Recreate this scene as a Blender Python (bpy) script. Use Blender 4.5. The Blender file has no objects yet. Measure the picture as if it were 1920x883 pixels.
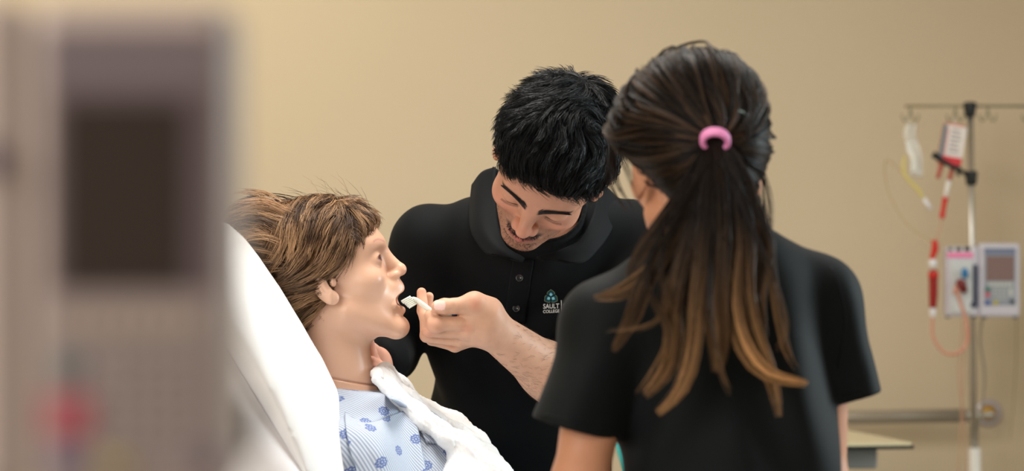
import bpy, bmesh, math, random, os
import numpy as np
from mathutils import Vector, Matrix
random.seed(7)
RNG = np.random.default_rng(7)
SC = bpy.context.scene
COL = SC.collection
F = np.float32

# ---------------------------------------------------------------- camera, world, lights, exposure
FPX = 4800.0                      # focal length in pixels of the 1920 px wide frame (90 mm on 36 mm)
CX, CY, CAMZ = 960.0, 441.5, 1.38
cam_data = bpy.data.cameras.new('camera')
cam_data.sensor_width = 36.0
cam_data.lens = FPX * 36.0 / 1920.0
cam_data.dof.use_dof = True
cam_data.dof.focus_distance = 3.92
cam_data.dof.aperture_fstop = 3.3
cam_data.clip_start = 0.05
cam = bpy.data.objects.new('camera', cam_data)
cam.location = (0, 0, CAMZ)
cam.rotation_euler = (math.pi / 2, 0, 0)
COL.objects.link(cam)
SC.camera = cam

W = bpy.data.worlds.new('world')
SC.world = W
W.use_nodes = True
W.node_tree.nodes['Background'].inputs[0].default_value = (1.0, 0.97, 0.96, 1)
W.node_tree.nodes['Background'].inputs[1].default_value = 0.56

def area(name, loc, target, size, power, color=(1, 1, 1), sy=None):
    l = bpy.data.lights.new(name, 'AREA')
    l.energy = power
    l.color = color
    l.shape = 'RECTANGLE'
    l.size = size
    l.size_y = sy or size
    o = bpy.data.objects.new(name, l)
    o.location = loc
    d = Vector(target) - Vector(loc)
    o.rotation_euler = d.to_track_quat('-Z', 'Y').to_euler()
    COL.objects.link(o)
    return o

# daylight from the windows on the left of the room and behind the photographer, cooler window far right
area('window_light_left', (-1.9, 0.6, 2.35), (-0.2, 4.0, 1.2), 1.8, 62, (1.0, 0.965, 0.93), 1.5)
area('window_light_right', (3.3, 4.3, 2.0), (0.4, 3.4, 1.2), 1.5, 50, (0.78, 0.93, 1.0), 1.5).data.spread = 2.2
area('ceiling_light_bed', (0.0, 3.85, 2.8), (-0.25, 3.8, 0.8), 1.2, 42, (1.0, 0.97, 0.92), 0.6)
area('ceiling_light_wall', (-1.3, 5.5, 2.8), (-1.0, 6.5, 1.7), 1.2, 14, (1.0, 0.90, 0.70), 0.4)

vs = SC.view_settings
vs.view_transform = 'Standard'
vs.look = 'None'
vs.exposure = 0.0
vs.gamma = 1.0
vs.use_curve_mapping = False
SC.render.film_transparent = False
SC.cycles.use_denoising = True
SC.cycles.max_bounces = 6

# ---------------------------------------------------------------- helpers
def at(px, py, Y):
    """point of the world seen at pixel (px, py) and distance Y"""
    return np.array([(px - CX) * Y / FPX, Y, CAMZ - (py - CY) * Y / FPX])

def link_mesh(name, me, mat=None, parent=None, smooth=True):
    o = bpy.data.objects.new(name, me)
    COL.objects.link(o)
    if mat is not None:
        me.materials.append(mat)
    if smooth and len(me.polygons):
        me.polygons.foreach_set('use_smooth', np.ones(len(me.polygons), dtype=bool))
    if parent is not None:
        o.parent = parent
        o.matrix_parent_inverse = parent.matrix_basis.inverted()
    return o

def np_mesh(name, V, Fc, mat=None, parent=None, col=None, smooth=True, colname='Col'):
    """V (n,3); Fc (m,3) or (m,4) array; col (n,3) linear colour"""
    V = np.asarray(V, dtype=np.float32)
    Fc = np.asarray(Fc, dtype=np.int32)
    me = bpy.data.meshes.new(name)
    k = Fc.shape[1]
    me.vertices.add(len(V))
    me.vertices.foreach_set('co', V.ravel())
    me.loops.add(Fc.size)
    me.loops.foreach_set('vertex_index', Fc.ravel())
    me.polygons.add(len(Fc))
    me.polygons.foreach_set('loop_start', np.arange(0, Fc.size, k, dtype=np.int32))
    me.polygons.foreach_set('loop_total', np.full(len(Fc), k, dtype=np.int32))
    me.update(calc_edges=True)
    if col is not None:
        a = me.color_attributes.new(colname, 'FLOAT_COLOR', 'POINT')
        c = np.ones((len(V), 4), dtype=np.float32)
        c[:, :3] = col
        a.data.foreach_set('color', c.ravel())
    return link_mesh(name, me, mat, parent, smooth)

def tag(o, label, cat, group=None, kind=None):
    o['label'] = label
    o['category'] = cat
    if group: o['group'] = group
    if kind: o['kind'] = kind
    return o

def empty(name, loc, label, cat, group=None):
    o = bpy.data.objects.new(name, None)
    o.empty_display_size = 0.05
    o.location = tuple(float(v) for v in loc)
    COL.objects.link(o)
    return tag(o, label, cat, group)

def struct(o):
    o['kind'] = 'structure'
    return o

# ---- materials
def srgb(r, g, b):
    f = lambda c: (c / 255 / 12.92) if c / 255 <= 0.04045 else ((c / 255 + 0.055) / 1.055) ** 2.4
    return (f(r), f(g), f(b))

def mat(name, color=(0.8, 0.8, 0.8), rough=0.6, metal=0.0, spec=0.5, bump=0.0, bscale=200.0, attr=False,
        noise=0.0, nscale=20.0, sss=0.0, sssr=(1, 0.4, 0.25), trans=0.0, alpha=1.0, sheen=0.0, emit=0.0, ior=1.45, bdist=0.001,
        stretch=(1, 1, 1), coat=0.0):
    m = bpy.data.materials.new(name)
    m.use_nodes = True
    nt = m.node_tree
    b = nt.nodes['Principled BSDF']
    b.inputs['Roughness'].default_value = rough
    b.inputs['Metallic'].default_value = metal
    b.inputs['Specular IOR Level'].default_value = spec
    b.inputs['IOR'].default_value = ior
    b.inputs['Alpha'].default_value = alpha
    b.inputs['Transmission Weight'].default_value = trans
    b.inputs['Coat Weight'].default_value = coat
    if sss:
        b.inputs['Subsurface Weight'].default_value = sss
        b.inputs['Subsurface Radius'].default_value = sssr
        b.inputs['Subsurface Scale'].default_value = 0.006
    if sheen:
        b.inputs['Sheen Weight'].default_value = sheen
        b.inputs['Sheen Roughness'].default_value = 0.5
    tc = nt.nodes.new('ShaderNodeTexCoord')
    mp = nt.nodes.new('ShaderNodeMapping')
    mp.inputs['Scale'].default_value = stretch
    nt.links.new(tc.outputs['Object'], mp.inputs['Vector'])
    src = None
    if attr:
        a = nt.nodes.new('ShaderNodeAttribute')
        a.attribute_name = 'Col'
        src = a.outputs['Color']
    if noise:
        n = nt.nodes.new('ShaderNodeTexNoise')
        n.inputs['Scale'].default_value = nscale
        n.inputs['Detail'].default_value = 5
        nt.links.new(mp.outputs[0], n.inputs['Vector'])
        mr = nt.nodes.new('ShaderNodeMapRange')
        mr.inputs['From Min'].default_value = 0.25
        mr.inputs['From Max'].default_value = 0.75
        mr.inputs['To Min'].default_value = 1 - noise
        mr.inputs['To Max'].default_value = 1 + noise
        nt.links.new(n.outputs['Fac'], mr.inputs['Value'])
        mx = nt.nodes.new('ShaderNodeVectorMath')
        mx.operation = 'SCALE'
        if src is None:
            rgb = nt.nodes.new('ShaderNodeRGB')
            rgb.outputs[0].default_value = (*color, 1)
            src = rgb.outputs[0]
        nt.links.new(src, mx.inputs[0])
        nt.links.new(mr.outputs[0], mx.inputs['Scale'])
        src = mx.outputs[0]
    if src is not None:
        nt.links.new(src, b.inputs['Base Color'])
    else:
        b.inputs['Base Color'].default_value = (*color, 1)
    if bump:
        n2 = nt.nodes.new('ShaderNodeTexNoise')
        n2.inputs['Scale'].default_value = bscale
        n2.inputs['Detail'].default_value = 3
        nt.links.new(mp.outputs[0], n2.inputs['Vector'])
        bp = nt.nodes.new('ShaderNodeBump')
        bp.inputs['Strength'].default_value = bump
        bp.inputs['Distance'].default_value = bdist
        nt.links.new(n2.outputs['Fac'], bp.inputs['Height'])
        nt.links.new(bp.outputs[0], b.inputs['Normal'])
    if emit:
        b.inputs['Emission Color'].default_value = (*color, 1)
        b.inputs['Emission Strength'].default_value = emit
    return m

# ---- signed distance toolkit (numpy)
def A3(v): return np.asarray(v, dtype=F)

def ell(p, c, r, R=None):
    q = p - A3(c)
    if R is not None:
        q = q @ A3(R)          # columns of R are the local axes
    r = A3(r)
    k0 = np.sqrt(((q / r) ** 2).sum(-1))
    k1 = np.sqrt(((q / (r * r)) ** 2).sum(-1)) + F(1e-9)
    return k0 * (k0 - 1) / k1

def cone(p, a, b, ra, rb):
    a = A3(a); b = A3(b)
    ba = b - a
    pa = p - a
    h = np.clip((pa @ ba) / F(max(float(ba @ ba), 1e-12)), 0, 1)
    d = pa - h[:, None] * ba
    return np.sqrt((d * d).sum(-1)) - (F(ra) + F(rb - ra) * h)

def chain(p, pts, rads, k):
    d = None
    for i in range(len(pts) - 1):
        e = cone(p, pts[i], pts[i + 1], rads[i], rads[i + 1])
        d = e if d is None else smin(d, e, k)
    return d

def boxd(p, c, h, r=0.0, R=None):
    q = p - A3(c)
    if R is not None:
        q = q @ A3(R)
    q = np.abs(q) - (A3(h) - F(r))
    return np.sqrt((np.maximum(q, 0) ** 2).sum(-1)) + np.minimum(q.max(-1), 0) - F(r)

def smin(a, b, k):
    h = np.maximum(F(k) - np.abs(a - b), 0) / F(k)
    return np.minimum(a, b) - h * h * F(k) * F(0.25)

def smax(a, b, k):
    return -smin(-a, -b, k)

def vnoise(p, scale, seed=0):
    """cheap smooth noise, sum of sines, about -1..1"""
    r = np.random.default_rng(seed)
    out = np.zeros(len(p), dtype=F)
    for i in range(6):
        d = r.normal(size=3); d /= np.linalg.norm(d)
        out += np.sin((p @ A3(d * scale * (0.7 + 0.25 * i))) + F(r.uniform(0, 6.28)))
    return out / F(2.6)

def frame(fwd, up):
    """3x3 with columns right(x), forward(y), up(z)"""
    f = np.array(fwd, float); f /= np.linalg.norm(f)
    u = np.array(up, float); u -= f * (u @ f); u /= np.linalg.norm(u)
    return np.stack([np.cross(f, u), f, u], 1)

def sdf_mesh(f, lo, hi, res, slack=1.0):
    """sparse evaluation + surface nets; returns V, quads"""
    B = 8
    lo = np.asarray(lo, float); hi = np.asarray(hi, float)
    nb = np.maximum(np.ceil((hi - lo) / (res * B)).astype(int), 1)
    N = nb * B
    cs = [lo[i] + (np.arange(nb[i]) + 0.5) * B * res - 0.5 * res for i in range(3)]
    G = np.stack(np.meshgrid(*cs, indexing='ij'), -1).reshape(-1, 3).astype(F)
    dc = np.concatenate([f(G[i:i + 200000]) for i in range(0, len(G), 200000)])
    half = 0.5 * B * res * 1.7321 * 1.15 * slack + res
    act = np.nonzero(np.abs(dc) < half)[0]
    D = np.repeat(np.repeat(np.repeat(np.where(dc > 0, F(1), F(-1)).reshape(nb), B, 0), B, 1), B, 2)
    loc = np.stack(np.meshgrid(*([np.arange(B)] * 3), indexing='ij'), -1).reshape(-1, 3)
    bi = np.stack(np.unravel_index(act, nb), -1)
    step = 1500
    for s in range(0, len(bi), step):
        ii = (bi[s:s + step, None, :] * B + loc[None]).reshape(-1, 3)
        P = (lo + ii * res).astype(F)
        D[ii[:, 0], ii[:, 1], ii[:, 2]] = f(P)
    D[0] = D[-1] = 1; D[:, 0] = D[:, -1] = 1; D[:, :, 0] = D[:, :, -1] = 1
    neg = D < 0
    cells = {}
    strides = np.array([N[1] * N[2], N[2], 1])
    ids, pos = [], []
    quads = []
    for ax in range(3):
        sl0 = [slice(None)] * 3; sl1 = [slice(None)] * 3
        sl0[ax] = slice(0, -1); sl1[ax] = slice(1, None)
        x = neg[tuple(sl0)] != neg[tuple(sl1)]
        e = np.stack(np.nonzero(x), -1)
        j = e.copy(); j[:, ax] += 1
        d0 = D[e[:, 0], e[:, 1], e[:, 2]]; d1 = D[j[:, 0], j[:, 1], j[:, 2]]
        t = np.clip(d0 / (d0 - d1), 0.02, 0.98)
        pt = e.astype(np.float64); pt[:, ax] += t
        b, c = [(1, 2), (2, 0), (0, 1)][ax]
        base = e @ strides
        cc = []
        for ob, oc in ((-1, -1), (0, -1), (0, 0), (-1, 0)):
            cid = base + ob * strides[b] + oc * strides[c]
            ids.append(cid); pos.append(pt); cc.append(cid)
        q = np.stack(cc, 1)
        flip = d0 > 0
        q[flip] = q[flip][:, ::-1]
        quads.append(q)
    ids = np.concatenate(ids); pos = np.concatenate(pos)
    u, inv = np.unique(ids, return_inverse=True)
    cnt = np.bincount(inv)
    V = np.stack([np.bincount(inv, pos[:, i]) / cnt for i in range(3)], 1) * res + lo
    Q = np.searchsorted(u, np.concatenate(quads))
    # one projection step onto the surface to remove stair noise
    e = res * 0.5
    d = f(V.astype(F))
    g = np.stack([f((V + np.eye(3)[i] * e).astype(F)) - d for i in range(3)], 1) / e
    n2 = (g * g).sum(1)
    stp = (d / np.maximum(n2, 0.25))[:, None] * g
    stp = np.clip(stp, -res * 0.6, res * 0.6)
    V = V - stp
    return V, Q

def relax(V, Q, it=1, w=0.5):
    for _ in range(it):
        S = np.zeros_like(V); C = np.zeros(len(V))
        for a in range(4):
            b = (a + 1) % 4
            for d in range(3):
                S[:, d] += np.bincount(Q[:, a], V[Q[:, b], d], minlength=len(V))
                S[:, d] += np.bincount(Q[:, b], V[Q[:, a], d], minlength=len(V))
            C += np.bincount(Q[:, a], minlength=len(V)) + np.bincount(Q[:, b], minlength=len(V))
        V = V * (1 - w) + w * S / C[:, None]
    return V

def join_vq(parts):
    Vs, Qs, n = [], [], 0
    for V, Q in parts:
        Vs.append(V); Qs.append(Q + n); n += len(V)
    return np.concatenate(Vs), np.concatenate(Qs)

# ---- strands
def strands_mesh(name, paths, radii, cols, mt, parent, sides=3, tip=0.25):
    """paths (n,K,3), radii (n,), cols (n,3) or (n,K,3): thin tubes joined in one mesh"""
    n, K, _ = paths.shape
    T = np.gradient(paths, axis=1)
    T /= np.linalg.norm(T, axis=2, keepdims=True) + 1e-9
    ref = RNG.normal(size=(n, 1, 3))
    A = np.cross(T, ref); A /= np.linalg.norm(A, axis=2, keepdims=True) + 1e-9
    Bv = np.cross(T, A)
    s = np.linspace(0, 1, K)
    prof = np.where(s < 0.75, 1.0, 1.0 - (1 - tip) * (s - 0.75) / 0.25)
    r = np.asarray(radii)[:, None, None] * prof[None, :, None]
    V = []
    for j in range(sides):
        a = 2 * math.pi * j / sides
        V.append(paths + r * (math.cos(a) * A + math.sin(a) * Bv))
    V = np.stack(V, 2)                              # n,K,sides,3
    idx = np.arange(n * K * sides).reshape(n, K, sides)
    q = []
    for j in range(sides):
        j2 = (j + 1) % sides
        q.append(np.stack([idx[:, :-1, j], idx[:, :-1, j2], idx[:, 1:, j2], idx[:, 1:, j]], -1).reshape(-1, 4))
    cols = np.asarray(cols)
    if cols.ndim == 2:
        cols = np.repeat(cols[:, None, :], K, 1)
    C = np.repeat(cols[:, :, None, :], sides, 2).reshape(-1, 3)
    o = np_mesh(name, V.reshape(-1, 3), np.concatenate(q), mt, parent, col=C)
    o['kind'] = 'stuff'
    return o

def grad(f, p, e=0.002):
    d = f(p.astype(F))
    g = np.stack([f((p + np.eye(3)[i] * e).astype(F)) - d for i in range(3)], 1)
    g /= np.linalg.norm(g, axis=1, keepdims=True) + 1e-9
    return d, g

def grow(f, roots, dirf, length, K, lift, wob=0.0, grav=0.0):
    """strands that run along the level sets of f. length (n,), lift (n,K) height above the surface"""
    n = len(roots)
    P = np.zeros((n, K, 3))
    p = roots.copy()
    st = (length / (K - 1))[:, None]
    for k in range(K):
        d, g = grad(f, p)
        p = p + g * (lift[:, k] - d)[:, None]
        P[:, k] = p
        if k == K - 1: break
        v = dirf(p, g, k / (K - 1))
        v = v - g * (v * g).sum(1, keepdims=True)
        v /= np.linalg.norm(v, axis=1, keepdims=True) + 1e-9
        if wob:
            v = v + RNG.normal(size=v.shape) * wob
        p = p + v * st + np.array([0, 0, -grav]) * st
    return P

def roots_on(f, lo, hi, n, mask, seed=0):
    """random points on the zero set of f inside the box where mask(p) holds"""
    r = np.random.default_rng(seed)
    out = []; tot = 0
    for _ in range(60):
        p = r.uniform(lo, hi, (n * 4, 3))
        for _ in range(3):
            d, g = grad(f, p)
            p = p - g * d[:, None]
        d, g = grad(f, p)
        p = p[(np.abs(d) < 0.002) & mask(p, g)]
        out.append(p); tot += len(p)
        if tot >= n: break
    p = np.concatenate(out)
    return p[r.permutation(len(p))[:n]]
# ---------------------------------------------------------------- a human head (local frame: x right/left symmetric, y forward, z up, origin between the ear canals)
def head_sdf(q, o={}):
    m = q.copy(); m[:, 0] = np.abs(m[:, 0])
    g = lambda k, v: o.get(k, v)
    d = ell(m, (0, -.012, .045), g('cran', (.075, .096, .080)))
    d = smin(d, ell(m, (0, .028, .030), (.064, .060, .064)), .02)
    d = smin(d, ell(m, (0, .030, -.033), g('face', (.054, .052, .066))), .02)
    jz = g('jaw', 0.0)
    d = smin(d, cone(m, (.047, .010, -.050), (.014, .068, -.086 - jz), .016, .015), .022)
    d = smin(d, ell(m, *g('cheek', ((.041, .052, -.016), (.021, .024, .019)))), .02)
    d = smin(d, ell(m, (0, .074 + g('chiny', 0), -.086 - jz), (.018, .016, .016)), .014)
    d = smin(d, ell(m, (0, g('muz', .062), -.052), (.027, .027, .026)), .015)
    d = smin(d, cone(m, (.010, .080, .031 + g('bz', 0)), (.042, .069, .036 + g('bz', 0)), .0085, .007), g('browk', .014))
    d = smax(d, -ell(m, (.034, g('soc', .097), .012), (.018, .019, .011)), .012)
    d = smin(d, cone(m, (0, g('bry', .076), .034), (0, g('bry', .076) + .012, -.004), .0080, .0068), .012)
    # lids and eye
    ez = .011
    d = smin(d, ell(m, (.032, .0705, ez), (.0145, .0135, .0125)), .005)
    sl = g('slit', -.004)
    d = smax(d, -ell(m, (.032, .0855, ez + sl), (.0115, .0055, g('slith', .0014))), .0015)
    d = smin(d, ell(m, (.032, .0690, ez), (.0125, .0125, .0115)), .001)
    # nose
    nz = g('nz', 0.0)
    d = smin(d, cone(m, (0, .0815, .018 + nz * .5), (0, .1015, -.021 + nz), .0058, .0085), .012)
    d = smin(d, ell(m, (0, .1030, -.0245 + nz), (.0095, .0085, .0082)), .006)
    d = smin(d, ell(m, (g('alx', .0120), .091, -.029 + nz), g('ala', (.0075, .0105, .0075))), .006)
    if g('nostril', 1): d = smax(d, -ell(m, (.0066, .096, -.0375 + nz), (.0030, .0055, .0034)), .003)
    # mouth
    if g('ulb', None): d = smin(d, ell(m, *o['ulb']), .010)
    op = g('open', 0.0)
    uz = g('uz', -.0515)
    d = smin(d, cone(m, (.003, g('uy', .0895), uz), (.023, .0785, -.0575 - op * .5), g('ulr', .0046), .0022), g('ulk', .006))
    d = smin(d, cone(m, (0, g('ly', .0870), -.0630 - op), (.021, .0780, -.0590 - op * .5), .0058, .0024), .006)
    if op > 0:
        d = smax(d, -ell(m, (0, g('oy', .089), g('oz', -.0628)), g('omr', (.019, .024, .0075))), .003)
    else:
        d = smax(d, -cone(m, (0, .0965, -.0572), (.0235, .0830, -.0585), .0026, .0016), .003)
    # ear
    R = frame((0.55, .83, 0), (0, -.22, .97))
    e = ell(m, (.0765, -.012, .004), (.0052, .0175, .0315), R)
    e = smax(e, -ell(m, (.0835, -.005, .001), (.0065, .0100, .0180), R), .004)
    e = smin(e, cone(m, (.077, -.004, -.010), (.079, -.016, .020), .0034, .0030), .004)
    e = smin(e, ell(m, (.0735, -.001, -.024), (.0055, .0095, .0100)), .010)
    e = smin(e, ell(m, (.0700, .006, -.002), (.0050, .0050, .0070)), .006)
    e = smin(e, ell(m, (.0700, -.012, .004), (.0090, .0080, .0200)), .008)
    d = smin(d, e, .008)
    return d

def head_color(q, skin, lip, brow=None, brow_amt=1.0, beard=None, stub=0.0, eye=True, sl=-.004, blush=None, bz=0.0):
    m = q.copy(); m[:, 0] = np.abs(m[:, 0])
    C = np.repeat(np.array([skin], float), len(m), 0)
    def mix(w, c):
        w = np.clip(w, 0, 1)[:, None]
        C[:] = C * (1 - w) + np.array(c) * w
    def band(d, r0, r1):           # 1 inside r0, 0 beyond r1
        return np.clip((r1 - d) / (r1 - r0), 0, 1)
    if blush is not None:
        mix(0.55 * band(np.sqrt(((m - [.0, .100, -.025]) ** 2).sum(1)), .006, .026), blush)
        mix(0.35 * band(np.sqrt(((m - [.042, .070, -.018]) ** 2).sum(1)), .008, .030), blush)
    n = RNG.random(len(m))
    if stub and beard is not None:
        w = band(np.maximum((m[:, 2] + .030) / .012, (-m[:, 1] + .030) / .02), 0, 1) * (m[:, 2] < 0)
        mix(w * stub * (0.5 + 0.5 * n), beard)
        mu = np.sqrt(((m[:, 2] + .0430 + 0.16 * m[:, 0]) / .0050) ** 2 + (np.maximum(m[:, 0] - .022, 0) / .005) ** 2)
        mix(band(mu, .4, 1.5) * np.clip((m[:, 1] - .066) / .01, 0, 1) * .8, beard)
        gt = np.sqrt(((m[:, 2] + .081) / .010) ** 2 + (m[:, 0] / .015) ** 2)
        mix(band(gt, .3, 1.3) * (m[:, 1] > .06) * .35, beard)
    lp = np.sqrt(((m[:, 2] + .0575) / .0100) ** 2 + (m[:, 0] / .0245) ** 2)
    mix(band(lp, .75, 1.0) * (m[:, 1] > .074), lip)
    if brow is not None:
        t = (m[:, 0] - .010) / .040
        zc = .0315 + bz + .0070 * np.sin(np.clip(t, 0, 1) * 2.2) 
        wd = .0052 * (1 - .45 * np.clip(t, 0, 1))
        bd = np.maximum(np.abs(m[:, 2] - zc) / wd, np.where(t < 0, -t * 9 + 0.6, np.where(t > 1, (t - 1) * 8 + .6, 0)))
        mix(band(bd, .6, 1.25) * (m[:, 1] > .045) * brow_amt * (0.75 + 0.25 * n), brow)
    if eye:
        ed = np.sqrt(((m[:, 0] - .032) / .0125) ** 2 + ((m[:, 2] - .011 - sl) / .0024) ** 2)
        on = (m[:, 1] > .065)
        mix(band(ed, .8, 1.25) * on, (.02, .012, .01))
    return C
# ---------------------------------------------------------------- simple shape builders
def catmull(pts, n):
    P = np.asarray(pts, float)
    if len(P) == 2:
        return P[0] + (P[1] - P[0]) * np.linspace(0, 1, n)[:, None]
    P = np.vstack([2 * P[0] - P[1], P, 2 * P[-1] - P[-2]])
    m = len(P) - 3
    out = []
    for t in np.linspace(0, m - 1e-9, n):
        i = int(t); u = t - i
        a, b, c, d = P[i:i + 4]
        out.append(0.5 * ((2 * b) + (-a + c) * u + (2 * a - 5 * b + 4 * c - d) * u * u + (-a + 3 * b - 3 * c + d) * u ** 3))
    return np.array(out)

def tube_vf(pts, r, sides=10, n=None):
    P = catmull(pts, n or max(2, 8 * (len(pts) - 1)))
    r = np.interp(np.linspace(0, 1, len(P)), np.linspace(0, 1, len(np.atleast_1d(r))), np.atleast_1d(r))
    T = np.gradient(P, axis=0); T /= np.linalg.norm(T, axis=1, keepdims=True) + 1e-12
    a = np.cross(T[0], [0.3, 0.2, 1.0]); 
    if np.linalg.norm(a) < 1e-3: a = np.cross(T[0], [1, 0, 0])
    V = []
    for i in range(len(P)):
        a = a - T[i] * (a @ T[i]); a /= np.linalg.norm(a)
        b = np.cross(T[i], a)
        th = np.arange(sides) * 2 * math.pi / sides
        V.append(P[i] + r[i] * (np.cos(th)[:, None] * a + np.sin(th)[:, None] * b))
    return V

def add_rings(bm, rings, caps=True):
    vs = [[bm.verts.new(tuple(p)) for p in ring] for ring in rings]
    n = len(vs[0])
    for i in range(len(vs) - 1):
        for j in range(n):
            bm.faces.new((vs[i][j], vs[i][(j + 1) % n], vs[i + 1][(j + 1) % n], vs[i + 1][j]))
    if caps:
        bm.faces.new(vs[0][::-1]); bm.faces.new(vs[-1])

def obj(name, bm, m, parent=None, smooth=False, bevel=0.0, seg=2):
    bmesh.ops.recalc_face_normals(bm, faces=bm.faces)
    if bevel:
        bmesh.ops.bevel(bm, geom=list(bm.edges), offset=bevel, segments=seg, profile=0.5, affect='EDGES', clamp_overlap=True)
    me = bpy.data.meshes.new(name)
    bm.to_mesh(me); bm.free()
    return link_mesh(name, me, m, parent, smooth)

def tube(name, pts, r, m, parent=None, sides=10, n=None):
    bm = bmesh.new(); add_rings(bm, tube_vf(pts, r, sides, n))
    o = obj(name, bm, m, parent, True)
    return o

def box(name, c, h, m, parent=None, bevel=0.0, R=None, seg=2):
    """c centre, h half sizes"""
    bm = bmesh.new()
    bmesh.ops.create_cube(bm, size=2)
    M = Matrix.Diagonal((*[float(v) for v in h], 1))
    bm.transform(M)
    if bevel:
        bmesh.ops.bevel(bm, geom=list(bm.edges), offset=bevel, segments=seg, profile=0.5, affect='EDGES', clamp_overlap=True)
    if R is not None:
        bm.transform(Matrix(R.tolist() if hasattr(R, 'tolist') else R).to_4x4())
    bm.transform(Matrix.Translation([float(v) for v in c]))
    return obj(name, bm, m, parent, False)

def lathe(name, c, axis, prof, m, parent=None, sides=24, smooth=True):
    """prof list of (along, radius)"""
    ax = np.array(axis, float); ax /= np.linalg.norm(ax)
    a = np.cross(ax, [0.1, 0.3, 1.0] if abs(ax[2]) < .9 else [1, 0, 0]); a /= np.linalg.norm(a); b = np.cross(ax, a)
    th = np.arange(sides) * 2 * math.pi / sides
    rings = [np.array(c, float) + ax * s + r * (np.cos(th)[:, None] * a + np.sin(th)[:, None] * b) for s, r in prof]
    bm = bmesh.new(); add_rings(bm, rings)
    o = obj(name, bm, m, parent, smooth)
    return o

def torus_bm(bm, c, axis, R, r, n=32, k=10, sq=1.0):
    ax = np.array(axis, float); ax /= np.linalg.norm(ax)
    a = np.cross(ax, [0.1, 0.3, 1.0] if abs(ax[2]) < .9 else [1, 0, 0]); a /= np.linalg.norm(a); b = np.cross(ax, a)
    V = []
    for i in range(n):
        t = 2 * math.pi * i / n
        d = math.cos(t) * a + math.sin(t) * b * sq
        V.append([bm.verts.new(tuple(np.array(c) + d * (R + r * math.cos(2 * math.pi * j / k)) + ax * r * math.sin(2 * math.pi * j / k))) for j in range(k)])
    for i in range(n):
        for j in range(k):
            bm.faces.new((V[i][j], V[(i + 1) % n][j], V[(i + 1) % n][(j + 1) % k], V[i][(j + 1) % k]))

def sheet_v(ctrl, nu, nv):
    ctrl = np.asarray(ctrl, float)
    rows = np.array([catmull(r, nv) for r in ctrl])
    return np.array([catmull(rows[:, j], nu) for j in range(nv)]).transpose(1, 0, 2)

def sheet(name, ctrl, thick, m, parent=None, nu=40, nv=40, disp=None):
    """smooth cloth through a grid of control points, closed with thickness"""
    S = sheet_v(ctrl, nu, nv)
    du = np.gradient(S, axis=0); dv = np.gradient(S, axis=1)
    N = np.cross(du, dv); N /= np.linalg.norm(N, axis=2, keepdims=True) + 1e-12
    # rounded edges: thickness falls to zero at the rim
    u = np.minimum(np.arange(nu), nu - 1 - np.arange(nu))[:, None]; v = np.minimum(np.arange(nv), nv - 1 - np.arange(nv))[None]
    e = np.minimum(np.minimum(u, v) / 1.5, 1.0)
    t = thick * 0.5 * np.sqrt(1 - (1 - e) ** 2)
    if disp is not None:
        t2 = t + disp(S.reshape(-1, 3)).reshape(nu, nv) * (e > 0)
    else:
        t2 = t
    A = S + N * t2[..., None]; B = S - N * t[..., None]
    idx = np.arange(nu * nv).reshape(nu, nv)
    q = np.stack([idx[:-1, :-1], idx[1:, :-1], idx[1:, 1:], idx[:-1, 1:]], -1).reshape(-1, 4)
    q2 = q[:, ::-1] + nu * nv
    V = np.concatenate([A.reshape(-1, 3), B.reshape(-1, 3)])
    o = np_mesh(name, V, np.concatenate([q, q2]), m, parent)
    bm = bmesh.new(); bm.from_mesh(o.data); bmesh.ops.remove_doubles(bm, verts=bm.verts, dist=1e-6)
    bm.to_mesh(o.data); bm.free()
    o.data.polygons.foreach_set('use_smooth', np.ones(len(o.data.polygons), dtype=bool))
    return o

# ---------------------------------------------------------------- room
M_wall = mat('wall_paint', srgb(211, 193, 164), rough=.75, bump=.15, bscale=350, noise=.015, nscale=1.5)
M_ceil = mat('ceiling_paint', srgb(235, 232, 224), rough=.9)
M_floor = mat('vinyl_floor', srgb(168, 158, 142), rough=.45, noise=.08, nscale=30)
M_steel = mat('brushed_steel', srgb(205, 200, 190), rough=.32, metal=.9)
M_rail = mat('rail_steel', srgb(158, 147, 130), rough=.38, metal=.15)
M_black = mat('black_plastic', (.012, .014, .014), rough=.45)
M_white = mat('white_plastic', srgb(232, 230, 232), rough=.4)
M_brass = mat('brass', srgb(205, 160, 70), rough=.35, metal=.2)
WALL_Y = 6.55

def slab(name, lo, hi, m):
    lo = np.array(lo, float); hi = np.array(hi, float)
    return struct(box(name, (lo + hi) / 2, (hi - lo) / 2, m))
slab('wall_back', (-3.3, WALL_Y, 0), (3.7, WALL_Y + .1, 2.9), M_wall)
slab('wall_left', (-3.4, -1, 0), (-3.3, WALL_Y + .1, 2.9), M_wall)
slab('wall_right', (3.7, -1, 0), (3.8, WALL_Y + .1, 2.9), M_wall)
slab('floor', (-3.4, -1, -.1), (3.8, WALL_Y + .1, 0), M_floor)
slab('ceiling', (-3.4, -1, 2.9), (3.8, WALL_Y + .1, 3.0), M_ceil)
slab('baseboard_back', (-3.3, WALL_Y - .012, 0), (3.7, WALL_Y, .10), mat('base_vinyl', srgb(90, 80, 70), rough=.5))

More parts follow.
